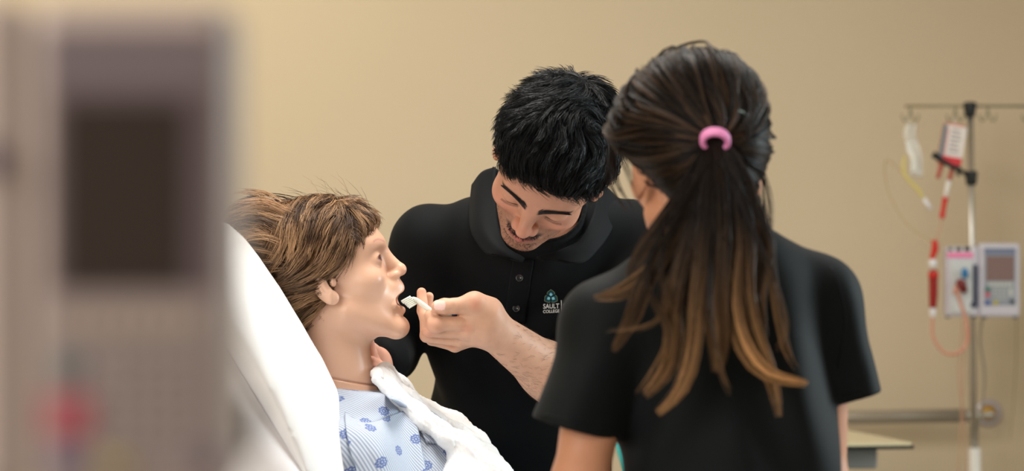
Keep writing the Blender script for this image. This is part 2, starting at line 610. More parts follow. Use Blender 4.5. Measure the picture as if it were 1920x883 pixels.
# ---- handrail on the back wall
RY = 6.47
rl = empty('grab_rail', at(1600, 783, RY), 'brushed steel grab rail fixed low on the tan wall, round flange at its right end', 'rail')
a = at(1440, 785, RY); b = at(1812, 779, RY)
tube('rail_bar', [a, b], .0175, M_rail, rl, 20, 2)
c = at(1863, 778, RY)
tube('rail_neck', [at(1812, 779, RY), at(1838, 778.5, RY), c + [0, .01, 0]], [.0175, .008, .010], M_steel, rl, 16)
lathe('flange', (c[0], WALL_Y, c[2]), (0, -1, 0), [(0, .035), (.004, .0355), (.009, .033), (.012, .027), (.011, .020), (.006, .019)], mat('flange_steel', srgb(196, 188, 190), rough=.3, metal=.3), rl, 36)
lathe('flange_core', (c[0], WALL_Y - .006, c[2]), (0, -1, 0), [(0, .0195), (.012, .018), (.02, .012), (.022, .0)], M_brass, rl, 24)
tube('wall_arm', [a, a + [-.02, .0, 0], (a[0] - .03, WALL_Y, a[2])], .0175, M_rail, rl, 16)

# ---- overbed table behind the woman
TY = 5.55
tb = empty('overbed_table', (at(1600, 830, TY)[0] - .2, TY + .2, 0), 'overbed table with pale top and thin black edge, behind the woman on the right', 'table')
M_top = mat('laminate_top', srgb(226, 212, 172), rough=.22, coat=.3)
z = at(1700, 832, TY)[2]
co = [at(1711, 826, TY + .02), at(1470, 838, TY - .02)]
xr = co[0][0]; 
pts = np.array([[xr, TY, 0], [xr - .62, TY - .10, 0], [xr - .68, TY + .29, 0], [xr - .10, TY + .38, 0]])
def plate(name, pts, z0, z1, m, parent, bevel=0):
    bm = bmesh.new()
    v0 = [bm.verts.new((p[0], p[1], z0)) for p in pts]; v1 = [bm.verts.new((p[0], p[1], z1)) for p in pts]
    n = len(pts)
    bm.faces.new(v0[::-1]); bm.faces.new(v1)
    for i in range(n): bm.faces.new((v0[i], v0[(i + 1) % n], v1[(i + 1) % n], v1[i]))
    return obj(name, bm, m, parent, False, bevel)
ctr = pts.mean(0)
plate('table_top', ctr + (pts - ctr) * .985, z - .004, z + .003, M_top, tb)
plate('edge_band', pts, z - .011, z - .0035, M_black, tb)
bx = at(1600, 850, TY)
box('slide_housing', (at(1560, 850, TY)[0] , TY + .12, z - .035), (.103, .09, .0225), mat('grey_housing', srgb(150, 150, 150), rough=.4), tb, .006)
px_ = at(1560, 850, TY)[0] - .05
box('column', (px_, TY + .14, (z - .05) / 2 + .03), (.03, .04, (z - .05) / 2 - .02), M_steel, tb, .005)
box('base_frame', (px_ + .12, TY + .14, .05), (.32, .03, .02), M_steel, tb, .005)
for sx in (-.18, .42):
    for sy in (0,):
        w = box('caster', (px_ + sx, TY + .14, .016), (.02, .025, .0155), M_black, tb, .004)

# ---- turquoise chair glimpsed between the two people
M_teal = mat('turquoise_plastic', srgb(70, 205, 205), rough=.35)
ch = empty('chair', (at(1200, 830, 5.2)[0] + .18, 5.1, 0), 'turquoise plastic chair, its edge showing in the gap beneath the woman\'s left sleeve', 'chair')
t0 = at(1151, 829, 5.2); t1 = at(1186, 895, 5.2)
xl = t0[0]; zt = t0[2]
def shell(u, v):       # u across 0..1, v down 0..1
    k = (t1[0] - t0[0]) / (t0[2] - t1[2])
    L = xl + k * (zt - .42) * v * .55
    Rr = xl + .46 - k * (zt - .42) * v * .55
    bow = .05 * (1 - (2 * u - 1) ** 2)
    return np.array([L + (Rr - L) * u, 5.2 + bow - .14 * v, zt - (zt - .44) * v + .012 * (1 - (2 * u - 1) ** 4)])
sheet('backrest', [[shell(u, v) for u in np.linspace(0, 1, 7)] for v in np.linspace(0, 1, 5)], .012, M_teal, ch, 24, 24)
sx0, sx1 = xl + .05, xl + .43
sheet('seat', [[(sx0 + (sx1 - sx0) * u, 5.07 - .42 * v, .445 - .015 * math.sin(math.pi * v) * math.sin(math.pi * u)) for u in np.linspace(0, 1, 5)] for v in np.linspace(0, 1, 5)], .014, M_teal, ch, 20, 20)
for lx, ly in ((sx0 + .03, 5.03), (sx1 - .03, 5.03), (sx0 + .03, 4.69), (sx1 - .03, 4.69)):
    tube('leg', [(lx, ly, .44), (lx + (.02 if lx > sx0 + .1 else -.02), ly + (.03 if ly > 4.9 else -.03), 0)], .011, M_steel, ch, 10, 2)

# ---- IV pole
PY = 6.20
def pp(x, y, dy=0.0): return at(x, y, PY + dy)
poleX = pp(1821, 500)[0]
pole = empty('iv_pole', (poleX, PY, 0), 'chrome intravenous drip pole with black collars and a hooked top bar at the right', 'pole')
zc = lambda y, d=PY: at(0, y, d)[2]
tube('upper_pole', [(poleX - .003, PY, zc(196)), (poleX + .006, PY, zc(848))], .0082, M_steel, pole, 16, 2)
tube('lower_pole', [(poleX + .008, PY, zc(840)), (poleX + .012, PY, .06)], .0150, mat('white_enamel', srgb(236, 232, 224), rough=.35), pole, 20, 2)
lathe('top_cap', (poleX - .003, PY, zc(219)), (0, 0, 1), [(0, .0115), (.003, .0125), (.028, .0165), (.034, .0155), (.036, .010)], M_black, pole, 20)
lathe('collar', (poleX, PY, zc(347)), (0, 0, 1), [(0, .0115), (.003, .013), (.030, .0155), (.034, .0145)], M_black, pole, 20)
M_hook = mat('hook_wire', srgb(150, 140, 115), rough=.4, metal=.5)
hz = zc(202)
tube('hook_bar', [(pp(1697, 200)[0], PY, hz + .004), (pp(1955, 200)[0], PY, hz + .004)], .0035, M_hook, pole, 8, 2)
for hx in (1701, 1785, 1846, 1926):
    for s in (-1, 1):
        x0 = pp(hx + 6, 200)[0]
        tube('hook', [(x0, PY, hz + .002), (x0 + s * .004, PY, hz - .02), (x0 + s * .012, PY, hz - .032), (x0 + s * .019, PY, hz - .026), (x0 + s * .020, PY, hz - .016)], .0022, M_hook, pole, 8)
for k in range(5):
    an = math.radians(72 * k + 20)
    e = (poleX + .012 + .30 * math.cos(an), PY + .30 * math.sin(an) * .95, .075)
    lg = tube('leg', [(poleX + .012, PY, .10), ((poleX + .012 + e[0]) / 2, (PY + e[1]) / 2, .105), e], .012, M_steel, pole, 10)
    w = lathe('caster', (e[0], e[1] - .012, .032), (0, 1, 0), [(0, .028), (.003, .032), (.021, .032), (.024, .028)], M_black, lg, 16)

# ---- infusion pumps: the same builder makes the pump on the pole and the one close to the lens
def keypad_pump(root, O, s, M, dark=False):
    """front face at O (top left corner), size 77 x 138 units times s, facing -y"""
    X = lambda u: O[0] + u * s
    Z = lambda v: O[2] - v * s
    Y = O[1]
    def b(name, u0, v0, u1, v1, d0, d1, m, parent=root, bev=0.0):
        return box(name, ((X(u0) + X(u1)) / 2, Y - (d0 + d1) / 2 * s, (Z(v0) + Z(v1)) / 2), ((u1 - u0) / 2 * s, abs(d1 - d0) / 2 * s, (v1 - v0) / 2 * s), m, parent, bev * s)
    b('body', 0, 0, 77, 138, -48, 0, M['body'], bev=6)
    fp = b('front_panel', 9, 9, 68, 116, -.5, 1.2, M['panel'], bev=.5)
    b('panel_header', 10, 10, 67, 21, 1.1, 1.8, M['header'], fp)
    sc_ = b('screen', 13, 24, 65, 70, 1.0, 1.9, M['screen'])
    for k in range(7):
        b('soft_key', 17 + k * 6.6, 73, 22 + k * 6.6, 80, 1, 2.6, M['softkey'], bev=.6)
    cols_ = [(M['green'], 11, 82), (M['red'], 11, 92), (M['blue'], 11, 107), (M['yellow'], 26, 107), (M['dark'], 57, 105)]
    for m_, u, v in cols_:
        b('button', u, v, u + 9, v + 8, 1, 3, m_, bev=.8)
    for i in range(4):
        for j in range(4):
            if (i, j) == (3, 0): continue
            b('key', 24 + j * 7.5, 83 + i * 6, 29.8 + j * 7.5, 87.6 + i * 6, 1, 2.4, M['key'], bev=.5)
    b('arrow_key', 56, 84, 62, 100, 1, 2.6, M['softkey'], bev=.8)
    for u in (8, 66):
        b('foot', u, 137, u + 7, 141, -20, -4, M['dark'], bev=.5)
    return root

PM = dict(body=mat('pump_shell', srgb(205, 200, 208), rough=.4), panel=mat('pump_panel', srgb(150, 155, 165), rough=.45),
          header=mat('pump_header', srgb(118, 126, 150), rough=.4), screen=mat('pump_screen', srgb(132, 106, 100), rough=.25),
          softkey=mat('pump_softkey', srgb(205, 205, 196), rough=.5), green=mat('key_green', srgb(60, 120, 100), rough=.5),
          red=mat('key_red', srgb(205, 90, 105), rough=.5), blue=mat('key_blue', srgb(70, 90, 160), rough=.5),
          yellow=mat('key_yellow', srgb(190, 175, 70), rough=.5), dark=mat('key_dark', srgb(70, 80, 90), rough=.5), key=mat('key_grey', srgb(180, 182, 180), rough=.5))
s = PY / FPX
pu = empty('infusion_pump', (pp(1875, 590)[0], PY - .02, zc(593)), 'grey infusion pump with screen and keypad clamped right of the drip pole', 'medical pump')
keypad_pump(pu, at(1836, 456, PY - .03), s, PM)
# channel module left of the pole
cm = empty('pump_module', (pp(1800, 590)[0], PY - .02, zc(593)), 'white pump module with pink and black label clamped left of the drip pole', 'medical pump')
O = at(1774, 462, PY - .03)
def cb(name, u0, v0, u1, v1, d0, d1, m, bev=0.0, parent=cm):
    return box(name, (O[0] + (u0 + u1) / 2 * s, O[1] - (d0 + d1) / 2 * s, O[2] - (v0 + v1) / 2 * s), ((u1 - u0) / 2 * s, abs(d1 - d0) / 2 * s, (v1 - v0) / 2 * s), m, parent, bev * s)
cb('body', 0, 0, 61, 131, -46, 0, PM['body'], 5)
cb('door', 8, 26, 49, 125, -.5, 3, mat('module_door', srgb(206, 208, 206), rough=.4), 2)
cb('label_pink', 2, 11, 50, 21, -.5, 1.2, mat('pink_label', srgb(240, 130, 175), rough=.5), .2)
cb('label_white', 2, 2, 50, 11, -.5, 1.0, M_white, .2)
for k, (u, w) in enumerate(((4, 8), (17, 12), (33, 12))):
    cb('label_print', u, 2 - (k == 2), u + w, 9, .9, 1.5, M_black, .3)
cb('latch', 50, 34, 58, 112, -.5, 5, mat('navy_latch', srgb(48, 54, 78), rough=.4), 1.5)
cb('latch_foot', 45, 104, 58, 114, 0, 4, mat('navy_latch2', srgb(60, 66, 88), rough=.4), 1.5)
for u in (2, 50):
    cb('foot', u, 130, u + 6, 134, -20, -4, PM['dark'], .5)
# clamp on tubing in front of the module door
tc_ = empty('tubing_clamp', at(1806, 530, PY - .04), 'blue and dark red tubing clamp on the front of the pump module', 'clamp')
bm = bmesh.new(); add_rings(bm, tube_vf([at(1808, 503, PY - .045), at(1809, 512, PY - .047), at(1808, 521, PY - .045)], [.005, .009, .006], 10))
obj('blue_tab', bm, mat('clamp_blue', srgb(40, 120, 175), rough=.4), tc_, True)
bm = bmesh.new(); add_rings(bm, tube_vf([at(1793, 531, PY - .047), at(1802, 533, PY - .050), at(1809, 548, PY - .045)], [.008, .013, .006], 10))
obj('red_body', bm, mat('clamp_red', srgb(120, 40, 40), rough=.4), tc_, True)

# drip set
M_red = mat('red_plastic', srgb(205, 35, 22), rough=.35)
M_dred = mat('blood_red', srgb(150, 8, 6), rough=.2, coat=.5)
M_tube = mat('pink_tubing', srgb(226, 160, 135), rough=.3, alpha=.8)
M_tube2 = mat('faint_tubing', srgb(215, 165, 135), rough=.3, alpha=.45)
M_clear = mat('clear_plastic', srgb(250, 250, 244), rough=.15, alpha=.42)
dy = -.03
bag = empty('blood_bag', pp(1783, 312, dy), 'tilted red and white labelled fluid bag strapped beside the drip pole', 'iv bag')
bc = at(1784, 272, PY + dy); ux = np.array([.985, 0, -.17]); uz = np.array([.17, 0, .985])
def bq(name, u0, v0, u1, v1, th, m, off=0.0, bev=.002):
    c = bc + ux * (u0 + u1) / 2 * s + uz * (v0 + v1) / 2 * s + [0, off, 0]
    Rm = np.stack([ux, [0, 1, 0], uz], 1)
    return box(name, c, ((u1 - u0) / 2 * s, th, (v1 - v0) / 2 * s), m, bag, bev, R=Rm)
bq('pouch', -22, -40, 22, 40, .012, mat('bag_film', srgb(214, 120, 105), rough=.3), bev=.008)
bq('label', -15, -22, 22, 36, .001, mat('bag_label', srgb(232, 222, 214), rough=.6), -.0128, .0004)
bq('label_stripe', -22, -30, -15, 36, .001, mat('bag_stripe', srgb(95, 130, 135), rough=.6), -.0130, .0004)
bq('label_base', -15, -36, 22, -22, .001, mat('bag_red', srgb(214, 60, 66), rough=.6), -.0130, .0004)
bq('label_edge', -14, 30, -12, -22, .0008, mat('bag_red2', srgb(214, 80, 80), rough=.6), -.0136, .0002)
for k in range(6):
    bq('label_print', -6, 26 - k * 8, 10 + (k % 3) * 2, 29 - k * 8, .0006, mat('print_grey', srgb(150, 140, 140), rough=.6), -.0138, .0001)
for u in (-12, 10):
    tube('port', [bc + ux * u * s - uz * 38 * s, bc + ux * (u - 3) * s - uz * 66 * s], [.006, .005], mat('port_red', srgb(190, 90, 75), rough=.4), bag, 10, 3)
tube('hanger', [bc + uz * 40 * s, pp(1788, 226, -.02), (pp(1791, 215)[0], PY, hz - .026)], .0012, M_white, bag, 6)
st = tube('bag_strap', [at(1750, 289, PY - .055), at(1768, 302, PY - .052), at(1790, 315, PY - .05), at(1806, 322, PY - .03), (poleX - .012, PY, zc(328))], [.009, .006, .005, .005, .006], M_black, None, 10)
tag(st, 'black strap gripping the red and white fluid bag to the pole', 'strap')
st2 = tube('cord_toggle', [pp(1797, 312, -.045), pp(1797, 330, -.045)], [.005, .0045], M_black, None, 8, 3)
tag(st2, 'small black toggle hanging under the bag strap', 'toggle')

ln = empty('drip_line', pp(1760, 470, dy), 'drip line with red connectors and red chamber looping from bag into the pump module', 'iv line')
tube('clear_spike', [pp(1779, 338, dy), pp(1772, 372, dy)], [.006, .0052], mat('spike_white', srgb(238, 232, 224), rough=.3), ln, 10, 3)
tube('red_connector', [pp(1773, 370, dy), pp(1770, 385, dy), pp(1766, 409, dy)], [.008, .006, .007], M_red, ln, 12)
tube('line_between', [pp(1766, 408, dy), pp(1762, 432, dy), pp(1753, 452, dy)], .0022, M_tube2, ln, 8)
tube('red_sleeve', [pp(1752, 450, dy), pp(1753, 466, dy), pp(1747, 486, dy)], [.007, .009, .006], M_red, ln, 12)
tube('white_valve', [pp(1749, 486, dy), pp(1749, 494, dy), pp(1749, 502, dy)], [.007, .0115, .007], M_white, ln, 14)
tube('drip_chamber', [pp(1750, 505, dy), pp(1750, 513, dy), pp(1750, 550, dy), pp(1749, 577, dy)], [.006, .0115, .011, .009], M_dred, ln, 16)
lathe('chamber_top', pp(1750, 520, dy), (0, 0, 1), [(0, .0125), (.006, .0128), (.012, .0118)], M_red, ln, 16)
tube('white_end', [pp(1749, 577, dy), pp(1749, 586, dy), pp(1749, 595, dy)], [.007, .008, .005], M_white, ln, 12)
tube('pink_loop', [pp(1748, 594, dy), pp(1750, 632, dy), pp(1770, 660, dy), pp(1795, 662, dy - .02), pp(1814, 640, dy - .02), pp(1811, 600, dy - .02), pp(1800, 565, dy - .02), pp(1794, 537, dy - .02)], .0042, M_tube, ln, 10)
tube('pink_loop_end', [pp(1789, 552, dy - .024), pp(1793, 535, dy - .022)], .004, M_tube, ln, 10, 2)
for k, (xa, xb) in enumerate(((1812, 1797), (1804, 1812))):
    t_ = tube('hanging_line', [pp(xa, 600, -.03), pp(xa - 6, 700, -.03), pp((xa + xb) / 2 - 2, 780, -.03), pp(xb, 883, -.03), pp(xb - 4, 1050, -.03)], .0022, M_tube2, ln, 8)
pc = tube('power_cord', [pp(1842, 592, .01), pp(1838, 640, .02), pp(1846, 700, .03), pp(1842, 760, .02), pp(1832, 812, .01), pp(1834, 900, .0)], .0026, mat('grey_cord', srgb(140, 132, 112), rough=.5), None, 8)
tag(pc, 'thin grey cord hanging down just right of the drip pole', 'cord')
wc = tube('wall_cord', [at(1906, 596, 6.40), at(1905, 680, 6.44), at(1899, 770, 6.45), at(1893, 826, 6.45)], .0016, mat('pale_cord', srgb(176, 160, 124), rough=.5), None, 8)
tag(wc, 'thin pale cord hanging below the right pump, dark tip at its end', 'cord')
# clear spare bag and line hanging on the left hook
sp = empty('clear_bag', pp(1708, 240, 0), 'crumpled clear fluid bag with yellow tube hanging from the left hooks', 'iv bag')
def film(p):
    return vnoise(p, 110, 5) * .003
sheet('film', [[at(x + .5 * dx_, y, PY - .004 * k) + [0, .010 * math.sin(dx_ * .3 + k), 0] for dx_ in (-20, -8, 4, 16, 26)] for k, (x, y) in enumerate([(1708, 232), (1706, 255), (1713, 280), (1716, 305), (1716, 332)])], .004, M_clear, sp, 24, 24, film)
sheet('film_fold', [[at(x + .4 * dx_, y, PY - .02 - .003 * k) for dx_ in (-14, 0, 14)] for k, (x, y) in enumerate([(1702, 262), (1706, 285), (1714, 300), (1712, 325)])], .004, M_clear, sp, 16, 12, film)
M_yel = mat('yellow_tube', srgb(226, 208, 130), rough=.3, alpha=.85)
tube('yellow_tube', [pp(1696, 292, -.02), pp(1695, 322, -.02), pp(1706, 340, -.02), pp(1722, 356, -.02), pp(1731, 372, -.02)], [.004, .0055, .005, .006, .004], M_yel, sp, 10)
tube('white_tip', [pp(1732, 372, -.02), pp(1745, 392, -.02)], [.006, .005], M_white, sp, 10, 3)
tube('hang_loop', [(pp(1707, 200)[0] - .018, PY, hz - .028), pp(1703, 226, 0), pp(1708, 236, 0)], .0015, M_clear, sp, 6)
tl = tube('trailing_line', [pp(1706, 338, .0), pp(1662, 300, .03), pp(1666, 360, .05), pp(1700, 420, .03), pp(1746, 452, .0)], .0016, mat('amber_line', srgb(206, 180, 130), rough=.4, alpha=.5), sp, 6)

# ---- pump close to the lens, far left
NY = 1.04
sn = NY / FPX * 5.05
NM = dict(body=mat('near_shell', srgb(186, 166, 152), rough=.45), panel=mat('near_panel', srgb(150, 132, 124), rough=.5),
          header=mat('near_header', srgb(118, 102, 102), rough=.45), screen=mat('near_screen', srgb(56, 45, 36), rough=.6, spec=.2),
          softkey=mat('near_softkey', srgb(178, 158, 138), rough=.5), green=mat('near_green', srgb(105, 112, 108), rough=.5),
          red=mat('near_red', srgb(172, 84, 90), rough=.5), blue=mat('near_blue', srgb(112, 94, 128), rough=.5),
          yellow=mat('near_yellow', srgb(172, 150, 90), rough=.5), dark=mat('near_dark', srgb(100, 85, 100), rough=.5), key=mat('near_key', srgb(160, 144, 134), rough=.5))
np_ = empty('infusion_pump', at(235, 883 + 60, NY), 'large blurred infusion pump with dark screen filling the left foreground', 'medical pump', None)
sx_ = NY / FPX
def nb(name, x0, y0, x1, y1, d0, d1, m, parent=np_, bev=0.0):
    a_ = at(x0, y0, NY); b_ = at(x1, y1, NY)
    return box(name, ((a_[0] + b_[0]) / 2, NY - (d0 + d1) / 2, (a_[2] + b_[2]) / 2), ((b_[0] - a_[0]) / 2, abs(d1 - d0) / 2, (a_[2] - b_[2]) / 2), m, parent, bev)
nb('body', 47, -2, 436, 935, -.055, 0, NM['body'], bev=.010)
nb('front_panel', 84, 50, 408, 900, -.0005, .0015, NM['panel'], bev=.0005)
nb('panel_header', 92, 62, 402, 165, .0012, .0020, NM['header'])
scb = nb('screen_bezel', 96, 168, 404, 545, .0012, .0022, mat('near_bezel', srgb(98, 80, 80), rough=.5), bev=.0004)
nb('screen', 118, 192, 350, 538, .0020, .0027, NM['screen'], scb)
for k in range(7):
    nb('soft_key', 122 + k * 37, 585, 150 + k * 37, 622, .001, .003, NM['softkey'], bev=.0006)
for i in range(6):
    for j in range(5):
        nb('key', 196 + j * 36, 645 + i * 34, 222 + j * 36, 668 + i * 34, .001, .003, NM['key'], bev=.0006)
for m_, x0, y0, x1, y1 in ((NM['green'], 98, 665, 156, 712), (NM['red'], 82, 740, 176, 820), (NM['blue'], 92, 846, 150, 880), (NM['yellow'], 188, 852, 246, 884), (NM['dark'], 372, 838, 410, 884)):
    nb('button', x0, y0, x1, y1, .001, .0035, m_, bev=.001)
mod = empty('pump_module', at(0, 940, NY), 'blurred grey pump module at the extreme left edge beside the large pump', 'medical pump')
nb('body', -210, -6, 43, 935, -.055, -.001, NM['body'], mod, .008)
nb('latch', -45, 270, 4, 330, -.003, .004, NM['dark'], mod, .002)
# the pole that carries them
npole = empty('iv_pole', (at(40, 500, NY)[0], NY + .075, 0), 'steel pole carrying the blurred pumps in the left foreground', 'pole')
xx = at(235, 500, NY)[0]
tube('pole_tube', [(xx, NY + .070, .05), (xx, NY + .070, CAMZ + .08)], .0125, M_steel, npole, 20, 2)
box('bracket', (at(110, 700, NY)[0], NY + .060, at(0, 820, NY)[2]), (.075, .0045, .012), M_black, npole, .002)
for k in range(5):
    an = math.radians(72 * k + 50)
    e = (xx + .27 * math.cos(an), NY + .07 + .27 * math.sin(an), .075)
    lg = tube('leg', [(xx, NY + .07, .10), ((xx + e[0]) / 2, (NY + .07 + e[1]) / 2, .105), e], .012, M_steel, npole, 10)
    lathe('caster', (e[0], e[1] - .012, .032), (0, 1, 0), [(0, .028), (.003, .032), (.021, .032), (.024, .028)], M_black, lg, 16)
# ---------------------------------------------------------------- bed, pillow, training mannequin, gown, towel
def poly2(x, z, P):
    """signed distance to a polygon in the xz plane"""
    P = np.asarray(P, dtype=F); n = len(P)
    d = np.full(len(x), 1e9, dtype=F); s = np.ones(len(x), dtype=F)
    for i in range(n):
        j = (i - 1) % n
        ex, ez = P[j] - P[i]
        wx = x - P[i, 0]; wz = z - P[i, 1]
        t = np.clip((wx * ex + wz * ez) / (ex * ex + ez * ez), 0, 1)
        bx = wx - ex * t; bz = wz - ez * t
        d = np.minimum(d, bx * bx + bz * bz)
        c1 = z >= P[i, 1]; c2 = z < P[j, 1]; c3 = ex * wz > ez * wx
        fl = (c1 & c2 & c3) | (~c1 & ~c2 & ~c3)
        s = np.where(fl, -s, s)
    return s * np.sqrt(d)

PMY = 3.90                                      # the mid plane of the bed
def xz(px, py, Y=PMY):
    p = at(px, py, Y); return (p[0], p[2])
th = math.radians(18)
MR = frame((math.cos(th), -.03, math.sin(th)), (-math.sin(th), 0, math.cos(th)))
MO = np.array([-.2722, PMY, 1.3108])
MOPT = dict(nz=.0085, jaw=.0115, open=.0115, uy=.0942, uz=-.0425, ly=.0855, muz=.0645, slit=.0, slith=.0036, ulb=((0, .0795, -.0370), (.019, .0205, .0135)), ala=(.0060, .0100, .0060), alx=.0098, chiny=-.0005,
            oy=.0960, oz=-.0592, omr=(.030, .0180, .0102), soc=.1005, bry=.0785, browk=.02, face=(.054, .053, .068))

def to_local(p, O, R, s=1.0):
    return ((p - A3(O)) @ A3(R)) / F(s)

M_doll = mat('mannequin_skin', attr=True, rough=.34, spec=.5, sss=.12, sssr=(1, .5, .35))
doll_skin = srgb(226, 180, 152)

neck_a = np.array([*xz(622, 600)]); neck_b = np.array([*xz(640, 745)])
def body_doll(p):
    nb_ = cone(p, (neck_a[0], PMY, neck_a[1]), (neck_b[0], PMY, neck_b[1]), .051, .054)
    a = at(648, 760, PMY); b = at(750, 1000, PMY); c = at(850, 1130, PMY)
    ch_ = ell(p, at(706, 960, PMY), (.100, .165, .165), frame((.88, 0, .47), (-.47, 0, .88)))
    d = smin(nb_, ch_, .05)
    for s_ in (-1, 1):
        sh = at(668, 862, PMY); sh[1] += s_ * .165
        d = smin(d, cone(p, sh, at(648, 785, PMY) + [0, s_ * .03, 0], .052, .040), .03)
        el = np.array([sh[0] + .10, PMY + s_ * .24, sh[2] - .27])
        wr = np.array([el[0] + .20, PMY + s_ * .20, .855])
        d = smin(d, cone(p, sh, el, .052, .040), .03)
        d = smin(d, cone(p, el, wr, .040, .028), .02)
    hip = np.array([at(850, 1000, PMY)[0] + .08, PMY, .885])
    d = smin(d, cone(p, at(760, 1030, PMY), hip, .095, .095), .06)
    for s_ in (-1, 1):
        kn = hip + [.42, s_ * .11, .02]; an = hip + [.80, s_ * .11, -.03]
        d = smin(d, cone(p, hip + [0, s_ * .07, 0], kn, .085, .055), .04)
        d = smin(d, cone(p, kn, an, .055, .038), .02)
        d = smin(d, cone(p, an, an + [.03, 0, .10], .035, .025), .02)
        d = smin(d, cone(p, wr if False else wr, wr + [.10, s_ * -.01, -.01], .026, .016), .015)
    return d

seam_n = np.array([math.sin(math.radians(12)), 0, math.cos(math.radians(12))])
seam_o = at(668, 714, PMY)
def head_neck_doll(p):
    d = head_sdf(to_local(p, MO, MR), MOPT)
    nk = body_doll(p)
    d = smin(d, nk, .022)
    t = np.abs((p - A3(seam_o)) @ A3(seam_n))
    near = (np.abs(p[:, 1] - F(PMY)) < .08)
    return np.where(near, d + .0030 * np.clip(1 - t / .0022, 0, 1), d)

V1, Q1 = sdf_mesh(head_neck_doll, MO + [-.13, -.11, -.22], MO + [.15, .11, .15], .0014)
V2, Q2 = sdf_mesh(body_doll, (-.50, 3.50, .60), (1.10, 4.30, 1.24), .008)
keep = (V2[Q2].mean(1)[:, 2] < MO[2] - .19)
Q2 = Q2[keep]
Vd, Qd = join_vq([(V1, Q1), (V2, Q2)])
ql = ((V1 - MO) @ MR)
C1 = head_color(ql, doll_skin, srgb(222, 170, 146), None, eye=False)
m_ = ql.copy(); m_[:, 0] = np.abs(m_[:, 0])
ed = np.sqrt(((m_[:, 0] - .032) / .0120) ** 2 + ((m_[:, 2] - .0115) / .0056) ** 2)
w = (np.clip((1.1 - ed) / .3, 0, 1) * (m_[:, 1] > .060))[:, None]
C1 = C1 * (1 - w) + np.array(srgb(70, 20, 30)) * w
# dark inside of the mouth, faint moulded teeth
mi = np.sqrt((m_[:, 0] / .0150) ** 2 + ((m_[:, 1] - .0800) / .014) ** 2 + ((m_[:, 2] + .0635) / .0072) ** 2)
w = np.clip((1.05 - mi) / .25, 0, 1)[:, None]
C1 = C1 * (1 - w) + np.array(srgb(120, 50, 50)) * w
# thin raised brow marks
t_ = (m_[:, 0] - .014) / .032
bd = np.abs(m_[:, 2] - (.033 + .006 * np.sin(np.clip(t_, 0, 1) * 2.4))) / .0017
w = (np.clip(1.3 - bd, 0, 1) * (t_ > 0) * (t_ < 1) * (m_[:, 1] > .05) * .9)[:, None]
C1 = C1 * (1 - w) + np.array(srgb(206, 150, 140)) * w
C2 = np.repeat(np.array([doll_skin]), len(V2), 0)
doll = np_mesh('patient_mannequin', Vd, Qd, M_doll, None, col=np.concatenate([C1, C2]))
tag(doll, 'patient training mannequin with open mouth lying propped against the white pillow', 'mannequin')

# ---- lower teeth
bm = bmesh.new()
for i in range(-3, 4):
    c = MO + MR @ np.array([i * .0042, .0800 - abs(i) ** 2 * .0010, -.0725])
    bmesh.ops.create_uvsphere(bm, u_segments=8, v_segments=6, radius=.0026, matrix=Matrix.Translation(c))
obj('teeth', bm, mat('teeth', srgb(235, 225, 205), rough=.3), doll, True)

